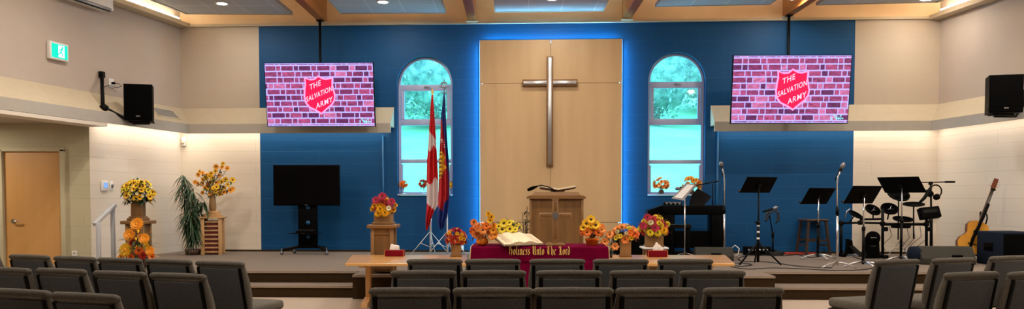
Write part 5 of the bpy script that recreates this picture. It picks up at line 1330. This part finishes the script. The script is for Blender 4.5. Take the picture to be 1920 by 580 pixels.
# ------------------------------------------------------------------ electronic drum kit
DY=12.85
o_=At(1656,484,DY); o_.z=PZ; t=thing('electronic_drum_kit','black electronic drum kit on a tube rack against the white wall','drum kit',tuple(o_))
D=lambda px,py,dy=0: At(px,py,DY+dy)-o_
fl=lambda px,dy: Vector((At(px,480,DY+dy).x-o_.x,dy,0))
for (px,top,dy) in ((1577,413,.35),(1655,392,0),(1737,398,.1)):
    m=MB(); f_=fl(px,dy); m.cyl(f_+Vector((0,0,.05)),D(px,top,dy),.024); m.build('rack_post','black_metal',t)
    m=MB(); m.box(tuple(f_+Vector((0,0,.03))),(.09,.26,.06),.015); m.build('rack_foot','black',t)
for A,B,r_ in ((D(1577,419,.35),D(1612,418,.15),.02),(D(1612,418,.15),D(1655,419,0),.02),(D(1612,412,.3),D(1657,411,.1),.02),(D(1655,421,0),D(1737,421,.1),.026),(D(1737,421,.1),D(1752,405,.3),.022)):
    m=MB(); m.cyl(A,B,r_); m.build('rack_bar','black_metal',t)
for px,py,dy in ((1577,419,.33),(1613,418,.15),(1655,420,-.02),(1660,430,-.02),(1737,421,.08),(1740,430,.08)):
    m=MB(); m.box(tuple(D(px,py,dy)),(.075,.07,.075),.014); m.tube([D(px,py,dy),D(px+5,py+2,dy-.03)],.012,6); m.build('clamp','black_metal',t)
def disc(name,px,py,w_,tilt,roll,dy,th_=.035,mt='black',rim='grille',h=None):
    T_=TR(D(px,py,dy),rx=R(tilt))@Euler((0,R(roll),0)).to_matrix().to_4x4(); r_=w_/2*(DY+dy)/F
    m=MB(); m.lathe([(0,-th_),(r_*.85,-th_),(r_,-th_*.6),(r_,.006),(r_*.93,.010),(r_*.9,.0)],n=28,T=T_); ob=m.build(name,mt,t)
    m=MB(); m.lathe([(0,.001),(r_*.9,.001)],n=28,T=T_); m.build('pad_surface',rim,ob); return T_
disc('drum_pad',1637,393,29,40,8,.05); disc('drum_pad',1668,391,31,40,-6,.05); disc('drum_pad',1605,402,27,25,20,.25,.03); disc('drum_pad',1693,410,35,12,0,-.05)
T_=disc('cymbal_pad',1713,383,38,10,-4,.05,.018); disc('cymbal_pad',1685,364,40,38,0,.2,.03)
for A,B in ((D(1637,393,.07),D(1637,411,.1)),(D(1668,392,.07),D(1664,412,.05)),(D(1713,384,.05),D(1713,422,.08)),(D(1685,366,.2),D(1684,450,.1)),(D(1604,402,.25),D(1592,418,.25)),(D(1693,412,-.05),D(1693,421,.02)),(D(1713,422,.06),D(1713,448,.06))):
    m=MB(); m.cyl(A,B,.012); m.build('pad_arm','black_metal',t)
for px,py in ((1638,392),(1669,390)):
    m=MB(); m.tube([D(px-5,py+4,-.07),D(px,py+2,-.1),D(px+2,py-4,-.09),D(px,py+2,-.1),D(px+6,py+3,-.07)],.007,6); m.build('wing_bolt','chrome',t)
m=MB(); m.tube([D(1584,410,.3),D(1588,396,.28),D(1594,392,.27)],.010,6); m.build('chrome_arm','chrome',t)
m=MB(); m.box((0,0,0),(.34,.12,.20),.015,TR(D(1742,400,0),rx=R(-20),ry=R(-6))); ob=m.build('drum_module','black',t); m=MB(); m.box((0,-.062,.02),(.24,.004,.06),0,TR(D(1742,400,0),rx=R(-20),ry=R(-6))); m.build('module_display','black_gloss',ob)
m=MB(); rnd=random.Random(5)
for a_,b_ in (((1713,425),(1700,480)),((1725,425),(1712,470)),((1668,425),(1660,470)),((1735,430),(1720,475)),((1700,425),(1695,478))):
    A=D(*a_,.1); B=D(*b_,.15); m.tube([A,A.lerp(B,.3)+Vector((.06,0,-.05)),A.lerp(B,.7)+Vector((-.08,0,-.04)),B],.005,5)
m.build('trigger_cable','cable',t)
# kick pad tower
p=At(1639.5,486,12.7); p.z=PZ; t=thing('kick_drum_tower','black kick drum pad tower with round head on floor inside rack','drum',(p.x,12.75,PZ)); k=12.75/F; h=At(1639,446,12.75).z-PZ
m=MB(); m.prism([(-.12,0),(.12,0),(.10,h),(-.10,h)],0,.12); m.build('tower','black',t)
m=MB(); m.lathe([(0,0),(.10,0),(.118,.012),(.118,.06),(0,.06)],T=TR((0,.05,h-.01),rx=PI/2),n=32); m.build('round_pad','grille',t)
m=MB(); m.box((0,-.013,h-.0),(.10,.006,.008)); m.box((0,-.004,h*.6),(.09,.006,.008)); m.build('silver_mark','steel',t)
for sx in (-1,1): m=MB(); m.tube([(sx*.10,.02,h*.35),(sx*.18,-.1,.012)],.010,6); m.build('side_leg','black_metal',t)
# floor pedal + small amp by the blue edge
p=G(1590,480,PZ); t=thing('hi_hat_pedal','black floor foot pedal beside the drum rack left post','pedal',(p.x+.10,p.y-.03,PZ),R(20))
m=MB(); m.box((0,0,.015),(.16,.32,.03),.01); m.build('base','silver_dark',t); m=MB(); m.box((0,0,.12),(.12,.34,.02),.006,TR((0,0,0),rx=R(32))@TR((0,.0,-.02))); m.build('footboard','black',t); m=MB(); m.prism([(-.09,0),(.07,0),(.03,.27),(-.07,.30)],.08,.14); m.build('heel_tower','black',t)
# throne
p=At(1688,478,13.25); t=thing('drum_throne','black drum stool with chrome tripod legs behind the drum rack','stool',(p.x,13.25,PZ)); h=At(1688,426,13.25).z-PZ
m=MB(); m.lathe([(0,h-.02),(.15,h-.02),(.165,h+.02),(.15,h+.05),(0,h+.055)],n=28); m.build('seat','black',t)
m=MB(); m.cyl((0,0,.14),(0,0,h),.013); m.build('post','chrome',t)
for a_ in (200,-20,270): m=MB(); m.tube([(0,0,.28),(math.cos(R(a_))*.30,math.sin(R(a_))*.3,.01)],.009,6); m.tube([(0,0,.12),(math.cos(R(a_))*.16,math.sin(R(a_))*.16,.15)],.006,6); m.build('leg','chrome',t)
# boom stand with headphones
BYs=13.1; o_=At(1746,478,BYs); o_.z=PZ; t=thing('boom_stand','tall black boom stand right of drum kit with horizontal top arm','stand',tuple(o_)); D2=lambda x,y,dy=0: At(x,y,BYs+dy)-o_
m=MB(); m.cyl((0,0,.04),D2(1746,400),.026); m.build('lower_pole','black_metal',t); m=MB(); m.cyl(D2(1746,400),D2(1745,343),.016); m.build('upper_pole','black_metal',t)
m=MB(); m.tube([D2(1724,342.5),D2(1745,342.5),D2(1775,341.5)],.010,8); m.tube([D2(1772,341.5),D2(1790,341.5)],.018,8); m.build('boom_arm','black_metal',t)
m=MB(); m.box(tuple(D2(1745,344)),(.06,.06,.06),.012); m.build('clutch','black_metal',t)
for a_ in (190,-10,90): m=MB(); tripod(m,.12,.26,0,.013,True,(a_,)); m.build('leg','black_metal',t)
hq=D2(1752,359,-.05)+o_; t=thing('headphones','black headphones hanging from the tall boom stand','headphones',tuple(hq)); kk=BYs/F
m=MB(); m.tube([(math.cos(a)*.105+.02,0,math.sin(a)*.11) for a in [R(x) for x in range(-70,200,18)]],.012,8); m.build('headband','black',t)
for x,z in ((-.075,-.045),(.04,-.10)): m=MB(); m.lathe([(0,-.03),(.05,-.03),(.055,0),(.05,.03),(0,.03)],T=TR((x,0,z),rx=R(70),ry=R(30)),n=20); m.build('ear_cup','black',t)
hq=At(1736,372,BYs-.08); t=thing('drum_sticks_bag','dark folded holder clamped beside the tall boom stand','holder',tuple(hq)); m=MB(); m.tube([(-.12,0,-.09),(-.03,0,0),(.06,0,.14),(.09,0,.20)],[.02,.03,.035,.02],8); m.build('body','black_metal',t)
# ------------------------------------------------------------------ chairs
def make_chair(name,lb,grp):
    t=thing(name,lb,'chair',(0,0,0),0,grp)
    m=MB(); m.box((0,.02,.425),(.50,.48,.085),.032,seg=3); m.build('seat','fabric',t)
    Tb_=TR((0,-.20,.40),rx=R(12.5))
    # padded backrest: bows out slightly at mid height, thick roll along the top
    m=MB(); n_=14; vs=[]; rings=[]
    for j in range(n_+1):
        v=j/n_; z=.0+v*.44; hw=.232+.020*math.sin(PI*min(1,v*1.05))-.0*v; y0=.016+.012*math.sin(v*PI); 
        ring=[]
        for (x,y) in ((-hw+.015,-.018),(-hw,.0),(-hw,y0),(-hw+.02,y0+.014),(0,y0+.026),(hw-.02,y0+.014),(hw,y0),(hw,0),(hw-.015,-.018)): ring.append((x,y,z))
        rings.append(ring)
    q_=9; vs=[v for r_ in rings for v in r_]
    fs=[(j*q_+k,j*q_+(k+1)%q_,(j+1)*q_+(k+1)%q_,(j+1)*q_+k) for j in range(n_) for k in range(q_)]+[list(range(q_))[::-1],[n_*q_+k for k in range(q_)]]
    m.add(vs,fs,0,True,Tb_)
    hw=.236; m.tube([(-hw+.004,0,.428),(-hw+.008,0,.438),(-hw+.022,-.003,.444),(0,-.003,.446),(hw-.022,-.003,.444),(hw-.008,0,.438),(hw-.004,0,.428)],[.014,.020,.022,.023,.022,.020,.014],14,0,Tb_)
    m.build('backrest','fabric',t)
    m=MB(); m.box((0,-.024,.200),(.385,.014,.415),.005,Tb_); m.build('rear_panel','fabric_b',t)
    m=MB()
    for sx in (-1,1): m.box((sx*.207,-.0225,.200),(.027,.016,.43),.004,Tb_)
    m.box((0,-.018,-.012),(.40,.022,.02),.003,Tb_)
    m.build('back_frame','frame',t)
    for sx in (-1,1):
        m=MB(); m.tube([(sx*.225,.20,.375),(sx*.235,.245,.36),(sx*.24,.26,.32),(sx*.245,.275,0.0)],.0125,8); m.build('leg','leg',t)
        m=MB(); m.tube([(sx*.215,-.205,.40),(sx*.225,-.215,.30),(sx*.24,-.27,0)],.0125,8); m.build('leg','leg',t)
    m=MB()
    for sx in (-1,1): m.tube([(sx*.222,-.20,.375),(sx*.222,.22,.375)],.0125,8)
    m.tube([(-.22,-.16,.37),(.22,-.16,.37)],.012,8); m.tube([(-.22,.15,.37),(.22,.15,.37)],.012,8); m.build('seat_frame','leg',t)
    return t
CH=None; ZTOP=.85
TOPY=-.20-math.sin(R(12.5))*.45
def chair(px,py,rz,lb,grp):
    global CH
    p=G(px,py,ZTOP); off=rot2((0,TOPY),rz); loc=(p.x-off.x,p.y-off.y,0)
    if CH is None: CH=make_chair('padded_chair',lb,grp); CH.location=loc; CH.rotation_euler=(0,0,rz); return CH
    return dup(CH,loc,rz,lb,grp)
gc='grey padded chairs in the centre block'; gl='grey padded chairs in the left block'; gr='grey padded chairs in the right block'
ordn=['leftmost','second from left','middle','second from right','rightmost']
for i,px in enumerate((768,925,1075,1230,1394)): chair(px,541,0,'grey padded chair in nearest centre row, '+ordn[i]+' of five',gc)
for i,px in enumerate((794,925,1067,1205,1336)): chair(px,508.5,0,'grey padded chair in middle centre row, '+ordn[i]+' of five',gc)
for i,px in enumerate((815,924,1045,1164,1285)): chair(px,487,0,'grey padded chair in front centre row by the low tables, '+ordn[i]+' of five',gc)
al=R(-17.3)
for i,(px,py) in enumerate(((-38,477),(55,479),(140,482),(224,485),(316,487.5),(412,491))): chair(px,py,al,'grey padded chair in farthest left-block row, '+['at picture edge, leftmost','second from left, below the wooden door','third from left, beside the door','fourth from left','second from right','rightmost with seat visible'][i],gl)
for i,(px,py) in enumerate(((12,503),(114,505),(224,510),(333,514))): chair(px,py,al,'grey padded chair in middle left-block row, '+['cut by picture edge','second from left','third from left','rightmost'][i],gl)
for i,(px,py) in enumerate(((35,544),(159,551.5))): chair(px,py,al,'grey padded chair in nearest left-block row, '+['cut by picture edge','right one of the two'][i],gl)
ar=R(18)
for i,(px,py) in enumerate(((1683,488),(1788,485),(1893,481))): chair(px,py,ar,'grey padded chair in front right-block row, '+['leftmost with seat visible','middle of three','rightmost of three'][i],gr)
for i,(px,py) in enumerate(((1822,511.5),(1940,510))): chair(px,py,R(15),'grey padded chair in nearer right-block row, '+['left one','cut by picture edge'][i],gr)
# ------------------------------------------------------------------ outdoors
m=MB(); rnd=random.Random(3); NX,NYg=36,26; g_=[]
for j in range(NYg+1):
    row=[]
    for i in range(NX+1):
        X=-45+90*i/NX; Y=15.0+70*j/NYg; z=.55+max(0,(Y-17))*.19+.25*math.sin(X*.3+j*.7)*min(1,(Y-15)/10); row.append((X,Y,z))
    g_.append(row)
vs=[v for r_ in g_ for v in r_]; m.add(vs,[(j*(NX+1)+i,j*(NX+1)+i+1,(j+1)*(NX+1)+i+1,(j+1)*(NX+1)+i) for j in range(NYg) for i in range(NX)],0,True)
M['grass']=mat('lawn grass',(.44,.80,.44),.9,var=.25,vscale=.4,col2=(.26,.52,.34)); M['tree']=mat('tree leaves',(.60,.72,.66),.8,col2=(.17,.30,.30),vscale=2.2); M['bark']=mat('bark',(.25,.22,.2),.9,var=.3)
struct(m.build('ground_hillside','grass'))
for i,(X,Y,h,w_) in enumerate(((-14,41,9,4.0),(-8.2,51,11,4.3),(-4.2,42,8.5,3.4),(-9.5,32,5.0,1.8),(8.2,43,9.5,3.6),(13.6,51,10,4.2),(16.5,40,8,3.2),(4.2,51,8,3.0),(-.8,54,10,3.8),(23,52,11,4.6),(-21,50,11,4.6))):
    z=.55+(Y-17)*.19-.2; t=thing('tree',['pale green leafy tree on the slope seen through left window','tall round tree on the hilltop beyond left window','slender tree seen through left window behind the flags','small young tree nearest the building, left of left window','broad tree filling right window arch','round tree seen at right of right window','leafy tree beyond right window edge','hilltop tree beyond the left edge of right window','hilltop tree hidden behind the wooden panel','far right hilltop tree outside','far left hilltop tree outside'][i],'tree',(X,Y,z))
    m=MB(); m.tube([(0,0,0),(.1,0,h*.3),(-.1,0,h*.6)],[.3,.2,.12],10); 
    for a_ in range(4): m.tube([(0,0,h*.25),(math.cos(a_*1.6)*w_*.4,math.sin(a_*1.6)*w_*.4,h*.6)],[.12,.05],8)
    m.build('trunk','bark',t)
    m=MB(); rr=random.Random(i); ib=bmesh.new(); bmesh.ops.create_icosphere(ib,subdivisions=3,radius=1)
    for v_ in ib.verts: v_.co=Vector((v_.co.x*w_*.78,v_.co.y*w_*.78,v_.co.z*h*.38))*(1+.12*math.sin(v_.co.x*9+i)*math.cos(v_.co.z*8))
    m.bm(ib,0,True,TR((0,0,h*.50)))
    for c_ in range(5200):
        d=Vector((rr.gauss(0,1),rr.gauss(0,1),rr.gauss(0,1))).normalized()*rr.uniform(.72,1); q_=Vector((d.x*w_,d.y*w_,h*.50+d.z*h*.47)); leaf_into(m,q_,Vector((rr.gauss(0,1),rr.gauss(0,1),rr.gauss(0,.6))),.22,.14,0,.3)
    m.build('crown','tree',t,fix=False)
# ------------------------------------------------------------------ light
def area(name,loc,rot,size,power,col,shape='RECTANGLE',sy=None,spread=None):
    l=bpy.data.lights.new(name,'AREA'); l.energy=power; l.color=col; l.shape=shape; l.size=size
    if sy: l.size_y=sy
    if spread: l.spread=spread
    o=bpy.data.objects.new(name,l); C.objects.link(o); o.location=loc; o.rotation_euler=rot; return o
WARM=(1,.84,.66)
for x,y,z,f_ in lights: area('downlight_lamp',(x,y,z),(0,0,0),.16,LP*f_,(1,.88,.74),'DISK')
for i in range(5):
    xa_=[-5.2,-2.2,.65,3.5,6.6][i]; area('ceiling_fill',(xa_,10.3,ZC+.07),(PI,0,0),1.6,CU,(1,.80,.56),'RECTANGLE',5.5)  # unseen fill lights added above the clouds to brighten the ceiling
area('alcove_fill',(-9,11,LZ-.05),(0,0,0),.5,30,(1,.9,.75))  # unseen fill light added to brighten the door and alcove wall
# lamps under the ledges, washing the lower walls
def under(A,B,n,pw,zz=2.66,d=.17):
    c=(A+B)/2+n*d; dv=B-A; ang=math.atan2(dv.y,dv.x); area('ledge_lamp',(c.x,c.y,zz),(0,0,ang),dv.length*.94,pw,(1,.86,.70),'RECTANGLE',.16)
under(Vector((LX(ALC),ALC,0)),BL,NL,UP*.9); under(BL,e1,NB,UP*1.3); under(e2,BR,NB,UP*1.3); under(BR,Vector((RX(9.5),9.5,0)),NR,UP)
w=bpy.data.worlds.new('World'); bpy.context.scene.world=w; w.use_nodes=True; nt=w.node_tree; bg=nt.nodes['Background']
sk=nt.nodes.new('ShaderNodeTexSky'); sk.sky_type='HOSEK_WILKIE'; sk.turbidity=4; sk.sun_direction=(.3,.5,.8)
mx=nt.nodes.new('ShaderNodeMixRGB'); mx.inputs[0].default_value=.75; mx.inputs[2].default_value=(.42,.86,1.0,1); nt.links.new(sk.outputs[0],mx.inputs[1]); nt.links.new(mx.outputs[0],bg.inputs[0]); bg.inputs[1].default_value=WP
vs_=bpy.context.scene.view_settings; vs_.view_transform='Standard'; vs_.look='None'; vs_.gamma=1; vs_.exposure=EXPO; vs_.use_curve_mapping=False
bpy.context.scene.display_settings.display_device='sRGB'

# repeats of one kind share a group
cnt = {}
for o in C.objects:
    if o.parent is None and 'category' in o and 'group' not in o: cnt.setdefault(o['category'], []).append(o)
PL = {'flowers':'flower arrangements','television':'televisions','light switch':'switches','box':'boxes','bench':'benches','switch':'switches','speaker':'loudspeakers and stage monitors','tissue box':'tissue boxes','pipe':'wall conduits','cross':'wooden crosses'}
for k_, v_ in cnt.items():
    if len(v_) > 1:
        for o in v_: o['group'] = PL.get(k_, k_+'s')
